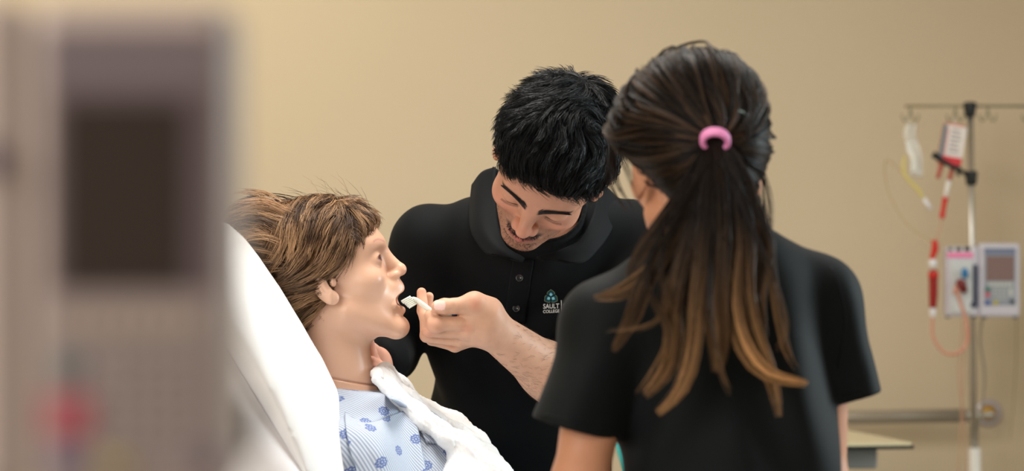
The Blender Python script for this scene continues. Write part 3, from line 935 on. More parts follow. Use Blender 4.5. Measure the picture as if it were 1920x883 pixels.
# ---- hair strands
M_wig = mat('wig_hair', attr=True, rough=.42, spec=.45)
def cap_doll(q):
    d = ell(q, (0, -.016, .052), (.083, .103, .086))
    d = smin(d, ell(q, (0, -.055, .0), (.066, .062, .065)), .03)
    d = smax(d, (q[:, 1] - .052 - 1.15 * np.clip(q[:, 2] - .038, -.075, .05)) , .010)
    d = smax(d, -(q[:, 2] + .052 - .9 * np.clip(q[:, 1] + .03, -.01, .5)), .01)
    d = smin(d, ell(q, (0, -.075, .085), (.062, .050, .055)), .03)
    d = smin(d, ell(q, (0, -.026, .034), (.0875, .052, .038)), .02)
    return d
def mk_hair(name, capf, O, R, s, n_g, n_c, mask, dirf, len_rng, lift_end, rad, colf, mt, parent, K=10, wob=.15, seed=1, rc=.006, clump=.6, lo=(-.11, -.14, -.1), hi=(.11, .11, .16), grav=0.0, lift0=-.002, mask_dir=None, curl=.0012):
    rr = np.random.default_rng(seed)
    G = roots_on(capf, lo, hi, n_g, mask, seed)
    n_g = len(G)
    L = rr.uniform(*len_rng, n_g)
    le = rr.uniform(*lift_end, n_g)
    sK = np.linspace(0, 1, K)
    lift = lift0 + (le - lift0)[:, None] * (sK[None] ** 0.8)
    P = grow(capf, G, dirf, L, K, lift, wob, grav)
    d, N = grad(capf, G)
    T1 = np.cross(N, rr.normal(size=N.shape)); T1 /= np.linalg.norm(T1, axis=1, keepdims=True); T2 = np.cross(N, T1)
    out, cols, rads = [], [], []
    gc = colf(G, rr)
    for c in range(n_c):
        a = rr.uniform(0, 2 * math.pi, n_g); r_ = rc * np.sqrt(rr.random(n_g))
        off = T1 * (np.cos(a) * r_)[:, None] + T2 * (np.sin(a) * r_)[:, None] + N * (rr.normal(size=n_g) * .0012)[:, None]
        sc = (1 - clump * sK)[None, :, None]
        ph = rr.uniform(0, 6.28, (n_g, 1)); fr = rr.uniform(3, 8, (n_g, 1))
        wv = (np.sin(ph + fr * sK[None]) * curl * sK[None])[..., None]
        Q = P + off[:, None, :] * sc + wv * T1[:, None, :] + rr.normal(size=(n_g, 1, 3)) * .0022 * sK[None, :, None]
        # random length
        m = rr.uniform(.7, 1.0, n_g)
        idx = sK[None] * m[:, None] * (K - 1)
        i0 = np.clip(idx.astype(int), 0, K - 2); f_ = (idx - i0)[..., None]
        ar = np.arange(n_g)[:, None]
        Q = Q[ar, i0] * (1 - f_) + Q[ar, i0 + 1] * f_
        out.append(Q); cols.append(gc * rr.uniform(.75, 1.3, (n_g, 1))); rads.append(rr.uniform(.7, 1.2, n_g) * rad)
    Q = np.concatenate(out)
    Wd = (Q * s) @ R.T + O
    return strands_mesh(name, Wd, np.concatenate(rads), np.concatenate(cols), mt, parent)

Vc, Qc = sdf_mesh(lambda p: cap_doll(p) + .003, (-.11, -.15, -.09), (.11, .11, .16), .003)
cc = np.array(srgb(92, 62, 36))
M_cap = mat('hair_base', attr=True, rough=.95, spec=.05)
wig = np_mesh('hair', Vc @ MR.T + MO, Qc, M_cap, doll, col=np.repeat(cc[None], len(Vc), 0))
def dir_doll(p, g, s):
    # crown is high at the back-left; everything is swept from the parting down and back, tousled
    v = np.zeros_like(p)
    zz = np.clip((p[:, 2] - .005) / .095, 0, 1)
    fr = np.clip((p[:, 1] - .035) / .04, 0, 1) * zz
    v[:, 1] = -.95 + .50 * zz + 1.0 * fr
    v[:, 2] = -.35 - .70 * zz
    bk_ = np.clip(-(p[:, 1] + .005) / .06, 0, 1) * zz
    v[:, 1] -= .75 * bk_; v[:, 2] += .45 * bk_
    v[:, 0] = np.sign(p[:, 0]) * .30
    n1 = vnoise(p, 38, 11); n2 = vnoise(p, 33, 12); n3 = vnoise(p, 36, 13)
    return v + .30 * np.stack([n1, n2, n3], 1)
def col_doll(G, rr):
    t = np.clip(.5 + .45 * vnoise(G, 90, 21) + .35 * rr.normal(size=len(G)), 0, 1)[:, None]
    return np.array(srgb(70, 46, 30)) * (1 - t) + np.array(srgb(186, 146, 108)) * t
mask_cap = lambda p, g: (p[:, 2] > -.045)
mk_hair('hair_strands', cap_doll, MO, MR, 1.0, 950, 12, mask_cap, dir_doll, (.045, .085), (.002, .015), .00042, col_doll, M_wig, wig, K=9, wob=.10, seed=5, rc=.0075, clump=.75)
# tufts thrown back over the pillow and loose fly-away hairs
def dir_back(p, g, s):
    v = np.tile(np.array([0.0, -1.0, .25]), (len(p), 1))
    return v + .35 * np.stack([vnoise(p, 30, 31), vnoise(p, 30, 32), vnoise(p, 30, 33)], 1)
mk_hair('back_tufts', cap_doll, MO, MR, 1.0, 260, 12, lambda p, g: (p[:, 1] < -.035 + .030 * vnoise(p, 150, 77)) & (p[:, 2] > .045 + .02 * vnoise(p, 140, 78)), dir_back, (.06, .12), (.010, .050), .00040, col_doll, M_wig, wig, K=9, wob=.12, seed=8, rc=.007, clump=.8)
def dir_fr(p, g, s):
    v = np.tile(np.array([0.0, .5, -1.0]), (len(p), 1)); return v + .5 * np.stack([vnoise(p, 60, 41), vnoise(p, 60, 42), vnoise(p, 60, 43)], 1)
mk_hair('fringe', cap_doll, MO, MR, 1.0, 90, 9, lambda p, g: (p[:, 1] > .045) & (p[:, 2] > .05), dir_fr, (.03, .055), (.004, .022), .0004, col_doll, M_wig, wig, K=9, wob=.2, seed=9, rc=.006, clump=.5)
mk_hair('flyaways', cap_doll, MO, MR, 1.0, 120, 1, lambda p, g: (p[:, 2] > .06), dir_back, (.03, .07), (.015, .04), .00022, col_doll, M_wig, wig, K=12, wob=.5, seed=10, rc=.004, clump=0)

# ---- pillow
M_pil = mat('pillowcase', srgb(244, 242, 240), rough=.85, bump=.12, bscale=900, sheen=.1, bdist=.0005)
M_sheet = mat('bed_sheet', srgb(238, 234, 234), rough=.85, bump=.12, bscale=900, bdist=.0005)
pil_px = [(400, 418), (434, 424), (470, 448), (500, 480), (540, 534), (582, 600), (615, 662), (638, 722), (656, 790), (672, 860), (676, 930), (650, 985), (610, 975), (575, 900), (530, 820), (490, 755), (445, 688), (405, 600), (380, 500), (378, 440)]
pil_P = [xz(x, y) for x, y in pil_px]
def pillow(p):
    dy = (p[:, 1] - F(PMY - .03)) / F(.36)
    d2 = poly2(p[:, 0], p[:, 2], pil_P) + F(.075) * np.clip(np.abs(dy), 0, 1.2) ** 5
    d = smax(d2, np.abs(p[:, 1] - F(PMY - .03)) - F(.355), .05)
    # the head and neck press into it
    hd = ell(to_local(p, MO, MR), (0, -.020, .045), (.088, .108, .092))
    nk = cone(p, (neck_a[0], PMY, neck_a[1]), (neck_b[0], PMY, neck_b[1]), .058, .060)
    d = smax(d, -smin(hd, nk, .03), .035)
    # soft folds running down the near face
    q = p - A3(at(500, 600, 3.56))
    u = q @ A3(np.array([.47, 0, -.88])); v = q @ A3(np.array([.88, 0, .47]))
    wv = .0045 * np.sin(v * 46 + 5 * u + 1.6 * vnoise(p, 9, 2)) * np.clip(.8 - np.abs(v) * 2, 0, 1)
    d = d + wv + .0035 * vnoise(p, 22, 4)
    return d
Vp, Qp = sdf_mesh(pillow, (-.58, 3.50, .85), (-.20, 4.28, 1.45), .006, 1.3)
Vp = relax(Vp, Qp, 1)
pl = np_mesh('pillow', Vp, Qp, M_pil)
tag(pl, 'white pillow behind the mannequin\'s head, its case softly creased', 'pillow')
# open end hem of the pillowcase
# ---- bed
bed = empty('hospital_bed', (.45, PMY, 0), 'raised hospital bed with white sheet under the pillow and mannequin', 'bed')
ms = [xz(445, 700), xz(570, 893), xz(640, 1010)]
MP0 = np.array(xz(412, 640, 3.54)); MP1 = np.array(xz(580, 900, 3.54))
MP1 = MP0 + (MP1 - MP0) * ((MP0[1] - .800) / (MP0[1] - MP1[1]))
Mn = np.array([-(MP1 - MP0)[1], (MP1 - MP0)[0]]); Mn /= np.linalg.norm(Mn)
if Mn[0] > 0: Mn = -Mn
def mattress(p):
    P0, P1, n = MP0, MP1, Mn
    P2 = np.array([P1[0] + .10, P1[1] - .015])
    P = [P0, P1, P2, (1.55, P2[1]), (1.55, P2[1] - .14), (P1[0] - .02, P2[1] - .14), P0 + n * .12 + np.array([0, -.03])]
    d = poly2(p[:, 0], p[:, 2], P)
    d = smax(d, np.abs(p[:, 1] - F(PMY)) - F(.38), .04) + .0025 * vnoise(p, 16, 8)
    return d
Vm, Qm = sdf_mesh(mattress, (-.72, 3.40, .55), (1.62, 4.40, 1.36), .011, 1.2)
matt = np_mesh('mattress', Vm, Qm, M_sheet, bed)
M_frame = mat('bed_frame', srgb(170, 168, 165), rough=.4)
mz = float(Vm[:, 2].min())
box('bed_deck', (.66, PMY, mz - .012), (.88, .38, .014), M_frame, bed, .006)
box('side_rail', (.55, PMY - .37, mz - .06), (.98, .02, .03), M_frame, bed, .006)
box('side_rail', (.55, PMY + .37, mz - .06), (.98, .02, .03), M_frame, bed, .006)
box('bed_base', (.55, PMY, .20), (.80, .30, .04), M_frame, bed, .01)
for sx in (0.1, 1.0):
    box('lift_column', (sx, PMY, (mz + .15) / 2), (.06, .08, (mz - .28) / 2), M_frame, bed, .008)
for sx in (-.2, 1.3):
    for sy in (-.27, .27):
        cst = lathe('caster', (sx, PMY + sy - .02, .075), (0, 1, 0), [(0, .06), (.004, .07), (.036, .07), (.040, .06)], M_black, bed, 20)
        box('caster_fork', (sx, PMY + sy, .12), (.018, .028, .045), M_frame, cst, .004)
bk = np.array(xz(425, 640)); 
u_b = MP1 - MP0; Lb = np.linalg.norm(u_b); u_b /= Lb
cb_ = (MP0 + MP1) / 2 + Mn * .138
box('back_support', (cb_[0], PMY, cb_[1]), (.37, .012, Lb / 2), M_frame, bed, .004, R=np.stack([[0, 1, 0], [Mn[0], 0, Mn[1]], [u_b[0], 0, u_b[1]]], 1))

# ---- gown
def gown_mat():
    m = bpy.data.materials.new('gown_cloth'); m.use_nodes = True
    nt = m.node_tree; b = nt.nodes['Principled BSDF']; b.inputs['Roughness'].default_value = .85
    at_ = nt.nodes.new('ShaderNodeAttribute'); at_.attribute_name = 'Col'
    at2 = nt.nodes.new('ShaderNodeSeparateColor')
    nt.links.new(at_.outputs['Color'], at2.inputs[0])
    # cloth coordinates stored in the attribute: r = along the chest, g = across; fine weave stripes
    w = nt.nodes.new('ShaderNodeMath'); w.operation = 'SINE'
    mu = nt.nodes.new('ShaderNodeMath'); mu.operation = 'MULTIPLY'; mu.inputs[1].default_value = 2 * math.pi * 1.0 / .0033
    nt.links.new(at2.outputs[1], mu.inputs[0]); nt.links.new(mu.outputs[0], w.inputs[0])
    ramp = nt.nodes.new('ShaderNodeMapRange'); ramp.inputs['From Min'].default_value = -1.0; ramp.inputs['From Max'].default_value = 1.0
    nt.links.new(w.outputs[0], ramp.inputs['Value'])
    mx = nt.nodes.new('ShaderNodeMix'); mx.data_type = 'RGBA'
    mx.inputs[6].default_value = (*srgb(140, 150, 172), 1); mx.inputs[7].default_value = (*srgb(200, 208, 219), 1)
    nt.links.new(ramp.outputs[0], mx.inputs[0])
    # medallions on a staggered grid: polar pattern
    comb = nt.nodes.new('ShaderNodeCombineXYZ')
    nt.links.new(at2.outputs[0], comb.inputs[0]); nt.links.new(at2.outputs[1], comb.inputs[1])
    def M(op, a, b_=None, c=None):
        n = nt.nodes.new('ShaderNodeMath'); n.operation = op
        for i, v in enumerate((a, b_, c)):
            if v is None: continue
            if isinstance(v, (int, float)): n.inputs[i].default_value = v
            else: nt.links.new(v, n.inputs[i])
        return n.outputs[0]
    px_ = M('DIVIDE', at2.outputs[0], .050); py_ = M('DIVIDE', at2.outputs[1], .040)
    row = M('FLOOR', px_)
    par = M('MULTIPLY', M('MODULO', M('ABSOLUTE', row), 2.0), .5)
    py2 = M('ADD', py_, par)
    fx = M('MULTIPLY', M('SUBTRACT', M('FRACT', px_), .5), .050); fy = M('MULTIPLY', M('SUBTRACT', M('FRACT', py2), .5), .040)
    rr_ = M('SQRT', M('ADD', M('MULTIPLY', fx, fx), M('MULTIPLY', fy, fy)))
    an = M('ARCTAN2', fy, fx)
    pet = M('MULTIPLY', M('ABSOLUTE', M('SINE', M('MULTIPLY', an, 4.0))), .0022)
    R1 = M('ADD', .0062, pet)
    inside = M('LESS_THAN', rr_, R1)
    ringd = M('ABSOLUTE', M('SUBTRACT', rr_, M('MULTIPLY', R1, .80)))
    ring = M('LESS_THAN', ringd, .0010)
    dot = M('LESS_THAN', M('ABSOLUTE', M('SUBTRACT', rr_, .0022)), .0009)
    spoke = M('MULTIPLY', M('GREATER_THAN', M('ABSOLUTE', M('COSINE', M('MULTIPLY', an, 4.0))), .72), M('GREATER_THAN', rr_, .0030))
    pat = M('MULTIPLY', inside, M('MAXIMUM', M('MAXIMUM', ring, dot), M('MULTIPLY', spoke, .75)))
    pat = M('MAXIMUM', pat, M('MULTIPLY', inside, .28))
    mx2 = nt.nodes.new('ShaderNodeMix'); mx2.data_type = 'RGBA'
    nt.links.new(M('MULTIPLY', pat, .95), mx2.inputs[0]); nt.links.new(mx.outputs[2], mx2.inputs[6])
    mx2.inputs[7].default_value = (*srgb(84, 104, 160), 1)
    nt.links.new(mx2.outputs[2], b.inputs['Base Color'])
    return m
M_gown = gown_mat()
g_a, g_b, g_c = at(640, 718, 3.82), at(775, 764, 3.80), at(652, 779, 3.74)
def gown(p):
    d = body_doll(p) - .010
    # chest of the garment stands off the body, loose yoke and overlap
    d = smin(d, cone(p, at(688, 832, PMY + .01), at(790, 965, PMY), .072, .105), .04)
    d = smin(d, cone(p, at(680, 825, PMY - .06), at(735, 960, PMY - .09), .066, .085), .04)
    d = smin(d, cone(p, at(725, 850, PMY + .08), at(830, 965, PMY + .08), .060, .085), .04)
    # broad folds
    u = (p - A3(at(700, 800, PMY))) @ A3([.80, .15, .58])
    v = (p - A3(at(700, 800, PMY))) @ A3([.47, 0, -.88])
    d = d + .0022 * vnoise(p, 34, 14) + .0012 * vnoise(p, 70, 15)
    # neckline: open around the neck
    nkp = (p - A3(at(668, 727, PMY))) @ A3(np.array([.10, 0, 1.0]) / math.sqrt(1.01))
    d = smax(d, nkp, .004)
    inner = body_doll(p) - .005
    d = smax(d, -np.where(nkp > -.02, inner, 1).astype(F), .002) if False else d
    d = smax(d, p[:, 0] - F(.16), .01)
    return d
Vg, Qg = sdf_mesh(gown, (-.46, 3.48, .72), (.35, 4.32, 1.20), .0032, 1.2)
ax_u = np.array([.47, 0, -.88]); 
go = at(700, 780, PMY)
# unwrap: g grows around the chest (angle), r along it
rel = Vg - go
al = rel @ ax_u
ac = np.arctan2(rel[:, 1], rel @ np.array([.88, 0, .47]) + .16) * .16
Cg = np.stack([al + .5 + .028, ac + .5, np.zeros(len(Vg))], 1)
gw = np_mesh('gown', Vg, Qg, M_gown, doll, col=Cg)
gw['label'] = 'pale blue striped gown with blue medallions'
def proj(f, px, py, off=0.0, Y0=2.9, Y1=4.6):
    """first point of the solid f seen along the sight line of the pixel, moved off towards the lens"""
    a = at(px, py, 1.0) - np.array([0, 0, CAMZ]); a /= np.linalg.norm(a)
    o = np.array([0, 0, CAMZ]); t = Y0
    for _ in range(80):
        d = float(f((o + a * t)[None].astype(F))[0])
        if d < .0004: break
        t += max(d * .7, .0002)
        if t > Y1 + .2: break
    return o + a * (t - off)
def gcol(V, sh):
    rel = V - go
    al = rel @ ax_u
    ac = np.arctan2(rel[:, 1], rel @ np.array([.88, 0, .47]) + .16) * .16
    return np.stack([al + .5 + sh[0], ac + .5 + sh[1], np.zeros(len(V))], 1)
def put_col(o, C):
    a = o.data.color_attributes.new('Col', 'FLOAT_COLOR', 'POINT')
    c = np.ones((len(C), 4), dtype=np.float32); c[:, :3] = C
    a.data.foreach_set('color', c.ravel())
def vco(o):
    v = np.zeros(len(o.data.vertices) * 3, dtype=np.float32); o.data.vertices.foreach_get('co', v); return v.reshape(-1, 3).astype(float)
flap_px = [[(646, 772), (676, 790), (706, 789), (740, 776), (776, 764)],
           [(648, 800), (676, 812), (710, 812), (746, 802), (783, 796)],
           [(655, 840), (684, 845), (718, 846), (756, 840), (791, 838)],
           [(668, 880), (696, 882), (728, 884), (766, 880), (799, 882)],
           [(676, 925), (704, 925), (740, 925), (774, 925), (806, 925)]]
fl = sheet('gown_overlap', [[proj(gown, x, y, .007 + (.004 if j == 4 else 0)) for j, (x, y) in enumerate(r)] for r in flap_px], .0022, M_gown, doll, 44, 44, lambda p: .0007 * vnoise(p, 60, 18))
put_col(fl, gcol(vco(fl), (.019, .013)))
yk_px = [[(700, 716), (716, 722), (733, 736)], [(722, 740), (738, 744), (754, 752)], [(752, 764), (764, 768), (778, 775)], [(778, 790), (790, 795), (806, 800)], [(800, 830), (815, 832), (830, 834)]]
fl2 = sheet('neck_binding', [[proj(gown, x, y, .006) for x, y in r] for r in yk_px], .0025, M_gown, doll, 36, 16)
put_col(fl2, gcol(vco(fl2), (.008, .023)))

# ---- blanket over the legs (below the picture)
def blanket(p):
    hx = np.array([at(850, 1000, PMY)[0] + .08, PMY, .885])
    d = None
    for s_ in (-1, 1):
        e = chain(p, [hx + [.0, s_ * .06, -.02], hx + [.42, s_ * .11, .02], hx + [.80, s_ * .11, -.03], hx + [.82, s_ * .11, .045]], [.118, .076, .058, .048], .04)
        d = e if d is None else smin(d, e, .14)
    d = smin(d, boxd(p, (.86, PMY, .793), (.64, .37, .022), .02), .08)
    d = d + .004 * vnoise(p, 14, 66)
    return smax(smax(d, F(.790) - p[:, 2], .006), F(.14) - p[:, 0], .01)
V_, Q_ = sdf_mesh(blanket, (.10, 3.48, .76), (1.56, 4.32, 1.1), .010, 1.2)
bl_ = np_mesh('blanket', V_, Q_, mat('blanket_cloth', srgb(214, 222, 226), rough=.9, bump=.3, bscale=500))
tag(bl_, 'pale thin blanket spread over the mannequin\'s legs on the bed', 'blanket')

# ---- towel over the far shoulder
M_terry = mat('terry_towel', srgb(250, 250, 250), rough=.95, sheen=.3, bump=.5, bscale=900, bdist=.001)
tw = empty('towel', at(800, 860, 3.98), 'white terry towel draped over the mannequin\'s far shoulder and chest', 'towel')
def terry(p): return .0005 * vnoise(p, 700, 51) + .0004 * vnoise(p, 1200, 52) + .0012 * vnoise(p, 60, 53)
def tw_sdf(p):
    def fl(a, b, r): return cone(p, a, b, r, r)
    outer = [at(706, 700, 3.87), at(722, 697, 3.92), at(752, 728, 3.96), at(797, 772, 3.98), at(850, 800, 3.98), at(893, 832, 3.97), at(914, 852, 3.95)]
    rad = [.0100, .0105, .012, .014, .020, .017, .010]
    d = chain(p, outer, rad, .02)
    inn = [at(705, 712, 3.85), at(742, 745, 3.84), at(790, 792, 3.83), at(835, 822, 3.82), at(880, 845, 3.83), at(912, 862, 3.86)]
    d = smin(d, chain(p, inn, [.008, .008, .009, .010, .010, .009], .02), .02)
    for i in range(1, 6):
        for t in (.35, .7):
            a0 = outer[i] * (1 - t) + inn[i] * t
            a1 = outer[i + 1] * (1 - t) + inn[min(i + 1, 5)] * t
            d = smin(d, cone(p, a0, a1, .011, .012), .024)
    # hanging part
    hang = [at(858, 838, 3.85), at(862, 900, 3.80), at(872, 1000, 3.78)]
    d = smin(d, chain(p, hang, [.012, .022, .025], .02), .02)
    hang = [at(905, 868, 3.88), at(915, 900, 3.84), at(930, 1000, 3.82)]
    d = smin(d, chain(p, hang, [.016, .034, .04], .02), .025)
    d = smin(d, chain(p, [at(925, 880, 3.95), at(935, 930, 3.95), at(945, 1010, 3.95)], [.022, .028, .03], .02), .02)
    d = smin(d, chain(p, [at(885, 880, 3.90), at(890, 1000, 3.86)], [.03, .04], .02), .02)
    # back part, behind the far shoulder
    back = [at(712, 705, 3.95), at(745, 745, 4.04), at(790, 800, 4.08), at(850, 850, 4.08)]
    d = smin(d, chain(p, back, [.012, .014, .016, .018], .02), .03)
    # the gown side stays open below the roll
    crease = cone(p, at(868, 838, 3.78), at(918, 866, 3.80), .004, .004)
    d = smax(d, -crease, .010)
    return d + terry(p)
Vt, Qt = sdf_mesh(tw_sdf, (-.24, 3.72, .85), (.02, 4.14, 1.20), .0022, 1.3)
np_mesh('towel_cloth', Vt, Qt, M_terry, tw)
# ---------------------------------------------------------------- generic relaxed hand
def hand_sdf(p, wr, dirv, palm, side=1, s=1.0, curl=.5):
    """wr wrist, dirv towards the fingers, palm normal, side +1 when the thumb lies on cross(dir, palm)"""
    d_ = np.array(dirv, float); d_ /= np.linalg.norm(d_)
    n_ = np.array(palm, float); n_ -= d_ * (n_ @ d_); n_ /= np.linalg.norm(n_)
    t_ = np.cross(d_, n_) * side
    W_ = lambda a, b, c: np.array(wr) + s * (d_ * a + t_ * b + n_ * c)
    D = cone(p, W_(0, 0, 0), W_(.045, 0, 0), .024 * s, .022 * s)
    for b in (-.028, -.010, .010, .028):
        D = smin(D, cone(p, W_(.01, b * .6, 0), W_(.078, b, 0), .014 * s, .0115 * s), .012 * s)
    Ls = [(.028, .044, .026, .020, .0085), (.010, .048, .030, .021, .0088), (-.010, .045, .027, .020, .0083), (-.028, .035, .021, .018, .0072)]
    for i, (b, l1, l2, l3, r) in enumerate(Ls):
        a = curl * (.5 + .12 * i); q = W_(.082, b, 0); P_ = [q]; R_ = [r * 1.12 * s]
        for l, k in ((l1, 1), (l2, 1), (l3, .7)):
            q = q + s * l * (d_ * math.cos(a) + n_ * math.sin(a)); a += curl * k; P_.append(q); R_.append(r * s * (1 - .08 * len(P_)))
        D = smin(D, chain(p, P_, R_, .002), .005 * s)
    th_ = [W_(.015, .02, .006), W_(.045, .045, .018), W_(.070, .055, .028), W_(.092, .056, .034)]
    D = smin(D, chain(p, th_, [.014 * s, .0115 * s, .0100 * s, .0085 * s], .003), .010 * s)
    return D

# ---------------------------------------------------------------- the man
HS = 1.09
HO = np.array([.0573, 3.86, 1.484])
MANO = dict(slit=-.0050, slith=.0014, face=(.052, .053, .067), nz=.006, bz=-.005)
HR = np.array([[-0.9219, -0.3333, 0.1977], [-0.0019, -0.5063, -0.8624], [0.3875, -0.7954, 0.4661]])
loc2w = lambda v: HO + HR @ (np.array(v, float) * HS)
skin_m = srgb(192, 138, 112)
M_skin = mat('man_skin', attr=True, rough=.5, spec=.35, sss=.12, sssr=(1, .35, .2), noise=.07, nscale=60, bump=.18, bscale=500, bdist=.0006)
mn_neck = at(1010, 425, 4.13)
shR = at(802, 458, 4.22); shL = at(1212, 450, 4.20)
elL = at(1110, 784, 4.08); wrL = at(915, 612, 3.905)
elR = at(738, 655, 4.235); wrR = at(706, 684, 4.075)
def man_trunk(p):
    d = cone(p, at(1000, 430, 4.17), shR, .068, .050)
    d = smin(d, cone(p, at(1010, 430, 4.17), shL, .068, .050), .03)
    d = smin(d, ell(p, at(985, 600, 4.25), (.168, .108, .19)), .05)
    d = smin(d, ell(p, at(1002, 485, 4.165), (.085, .075, .07)), .05)
    d = smin(d, ell(p, at(968, 820, 4.35), (.146, .102, .22)), .06)
    d = smin(d, ell(p, at(968, 1030, 4.47), (.160, .112, .15)), .05)
    return d
def man_legs(p, f=0.0):
    d = None
    hx = at(968, 1030, 4.47)
    for s_ in (-1, 1):
        h = hx + [s_ * .085, 0, -.03]; k = np.array([hx[0] + s_ * .10, 4.50, .47]); a = np.array([hx[0] + s_ * .11, 4.56, .09])
        e = smin(cone(p, h, k, .088 + f, .060 + f), cone(p, k, a, .060 + f, .040 + f * 1.6), .02)
        d = e if d is None else smin(d, e, .01)
    return d
def hand_man(p):
    A_ = lambda x, y, Y: at(740 + x / 6.309, 530 + y / 6.309, Y)
    # palm: back of the hand turned to the lens, fingers curled up towards the thumb
    mc = [A_(905, 480, 3.880), A_(850, 580, 3.890), A_(790, 670, 3.910), A_(715, 735, 3.935)]
    d = cone(p, wrL, A_(1080, 480, 3.895), .0295, .026)
    for m, r in zip(mc, (.0135, .0135, .0125, .0115)):
        d = smin(d, cone(p, A_(1120, 520, 3.905), m, .020, r), .012)
    fg = [
        ([mc[0], A_(505, 492, 3.868), A_(425, 395, 3.878), A_(500, 330, 3.897)], [.0118, .0104, .0092, .0080]),
        ([mc[1], A_(408, 560, 3.885), A_(335, 330, 3.905), A_(318, 115, 3.915)], [.0120, .0108, .0090, .0074]),
        ([mc[2], A_(380, 625, 3.912), A_(362, 400, 3.935), A_(408, 165, 3.938)], [.0116, .0104, .0088, .0070]),
        ([mc[3], A_(440, 670, 3.945), A_(400, 520, 3.962), A_(470, 400, 3.965)], [.0105, .0092, .0080, .0068]),
    ]
    for P_, R_ in fg:
        d = smin(d, chain(p, P_, R_, .003), .0035)
    # knuckle pads
    d = smin(d, ell(p, A_(480, 505, 3.868), (.0125, .0112, .0115)), .006)
    # thumb
    tb_ = [A_(1090, 380, 3.888), A_(940, 262, 3.876), A_(700, 276, 3.868), A_(590, 280, 3.866), A_(515, 285, 3.868)]
    d = smin(d, chain(p, tb_[:2], [.024, .0165], .003), .014)
    d = smin(d, chain(p, tb_[1:], [.0162, .0118, .0122, .0105], .003), .006)
    d = smin(d, cone(p, A_(1120, 300, 3.90), A_(950, 245, 3.88), .014, .012), .02)
    # shallow creases over the thumb joint
    for k in (-1, 0, 1):
        d = smax(d, -cone(p, A_(700 + k * 16, 235, 3.8545), A_(705 + k * 18, 325, 3.8545), .0011, .0011), .0015)
    return d
def arm_left(p):
    mid = (elL + wrL) / 2 + [0.010, 0, 0.004]
    d = cone(p, elL, mid, .046, .042)
    d = smin(d, cone(p, mid, wrL, .0415, .0285), .02)
    d = smin(d, hand_man(p), .016)
    return d
def arm_right(p):
    d = cone(p, elR, wrR, .040, .028)
    d = smin(d, hand_sdf(p, wrR, at(640, 655, 3.975) - wrR, (-.2, -.9, 0), -1, .9, .35), .012)
    # finger ends that show between the neck and the towel
    d = smin(d, chain(p, [at(716, 690, 4.02), at(704, 683, 3.975), at(696, 676, 3.955)], [.010, .0085, .0075], .004), .004)
    d = smin(d, chain(p, [at(708, 690, 4.02), at(697, 662, 3.975), at(693, 640, 3.966)], [.010, .0080, .0070], .004), .004)
    return d
def man_head(p):
    q = to_local(p, HO, HR, HS)
    d = head_sdf(q, MANO) * F(HS)
    return smin(d, cone(p, loc2w((0, -.040, -.025)), mn_neck, .056, .060), .025)
Vh, Qh = sdf_mesh(man_head, HO + [-.17, -.17, -.17], HO + [.17, .17, .17], .0014)
sel = np.ones(len(Qh), bool)
Va, Qa = sdf_mesh(arm_left, np.minimum(elL, wrL) + [-.18, -.08, -.06], np.maximum(elL, wrL) + [.06, .08, .09], .0013)
Vr, Qr = sdf_mesh(arm_right, at(650, 740, 4.0) + [-.04, -.10, -.04], at(790, 600, 4.3) + [.04, .06, .04], .0022)
def man_low(p):
    d = smin(man_trunk(p) + .010, man_legs(p), .04)
    d = smin(d, cone(p, shR, elR, .048, .040), .02)
    d = smin(d, cone(p, shL, elL, .048, .042), .02)
    for s_ in (-1, 1):
        hx = at(968, 1030, 4.47)
        d = smin(d, cone(p, (hx[0] + s_ * .11, 4.55, .05), (hx[0] + s_ * .12, 4.40, .03), .035, .025), .02)
    return d
Vl, Ql = sdf_mesh(man_low, (-.40, 4.0, -.02), (.42, 4.72, 1.48), .010)
Vm_, Qm_ = join_vq([(Vh, Qh), (Va, Qa), (Vr, Qr), (Vl, Ql)])
qh = (Vh - HO) @ HR / HS
Ch = head_color(qh, skin_m, srgb(168, 98, 88), srgb(26, 18, 16), 1.0, srgb(56, 40, 34), .50, True, -.005, srgb(214, 138, 116), -.005)
Ca = np.repeat(np.array([srgb(214, 166, 138)]), len(Va), 0)
# arm hair tone on the forearm, redder knuckles
A_ = lambda x, y, Y: at(740 + x / 6.309, 530 + y / 6.309, Y)
for c_, r_ in ((A_(490, 520, 3.865), .013), (A_(850, 540, 3.87), .012), (A_(690, 720, 3.92), .014), (A_(400, 600, 3.88), .012), (A_(960, 260, 3.86), .012), (A_(330, 100, 3.91), .010)):
    w = np.clip(1.2 - np.sqrt(((Va - c_) ** 2).sum(1)) / r_, 0, 1)[:, None] * .5
    Ca = Ca * (1 - w) + np.array(srgb(214, 138, 112)) * w
nl = A_(532, 268, 3.852)
e1 = (A_(640, 268, 3.85) - A_(532, 268, 3.85)); e1 /= np.linalg.norm(e1)
dd = Va - nl; u_ = dd @ e1; v_ = dd[:, 2]
w = (np.clip((1.0 - ((u_ / .0088) ** 4 + (v_ / .0075) ** 4)) * 6, 0, 1) * (Va[:, 1] < 3.868))[:, None]
Ca = Ca * (1 - w) + np.array(srgb(240, 200, 188)) * w
for c_ in (A_(300, 70, 3.91),):
    pass
Cr = np.repeat(np.array([srgb(214, 158, 134)]), len(Vr), 0); Cl = np.repeat(np.array([skin_m]), len(Vl), 0)
man = np_mesh('person', Vm_, Qm_, M_skin, None, col=np.concatenate([Ch, Ca, Cr, Cl]))
tag(man, 'bearded young man in black polo shirt leaning over the bed with a toothbrush', 'person')

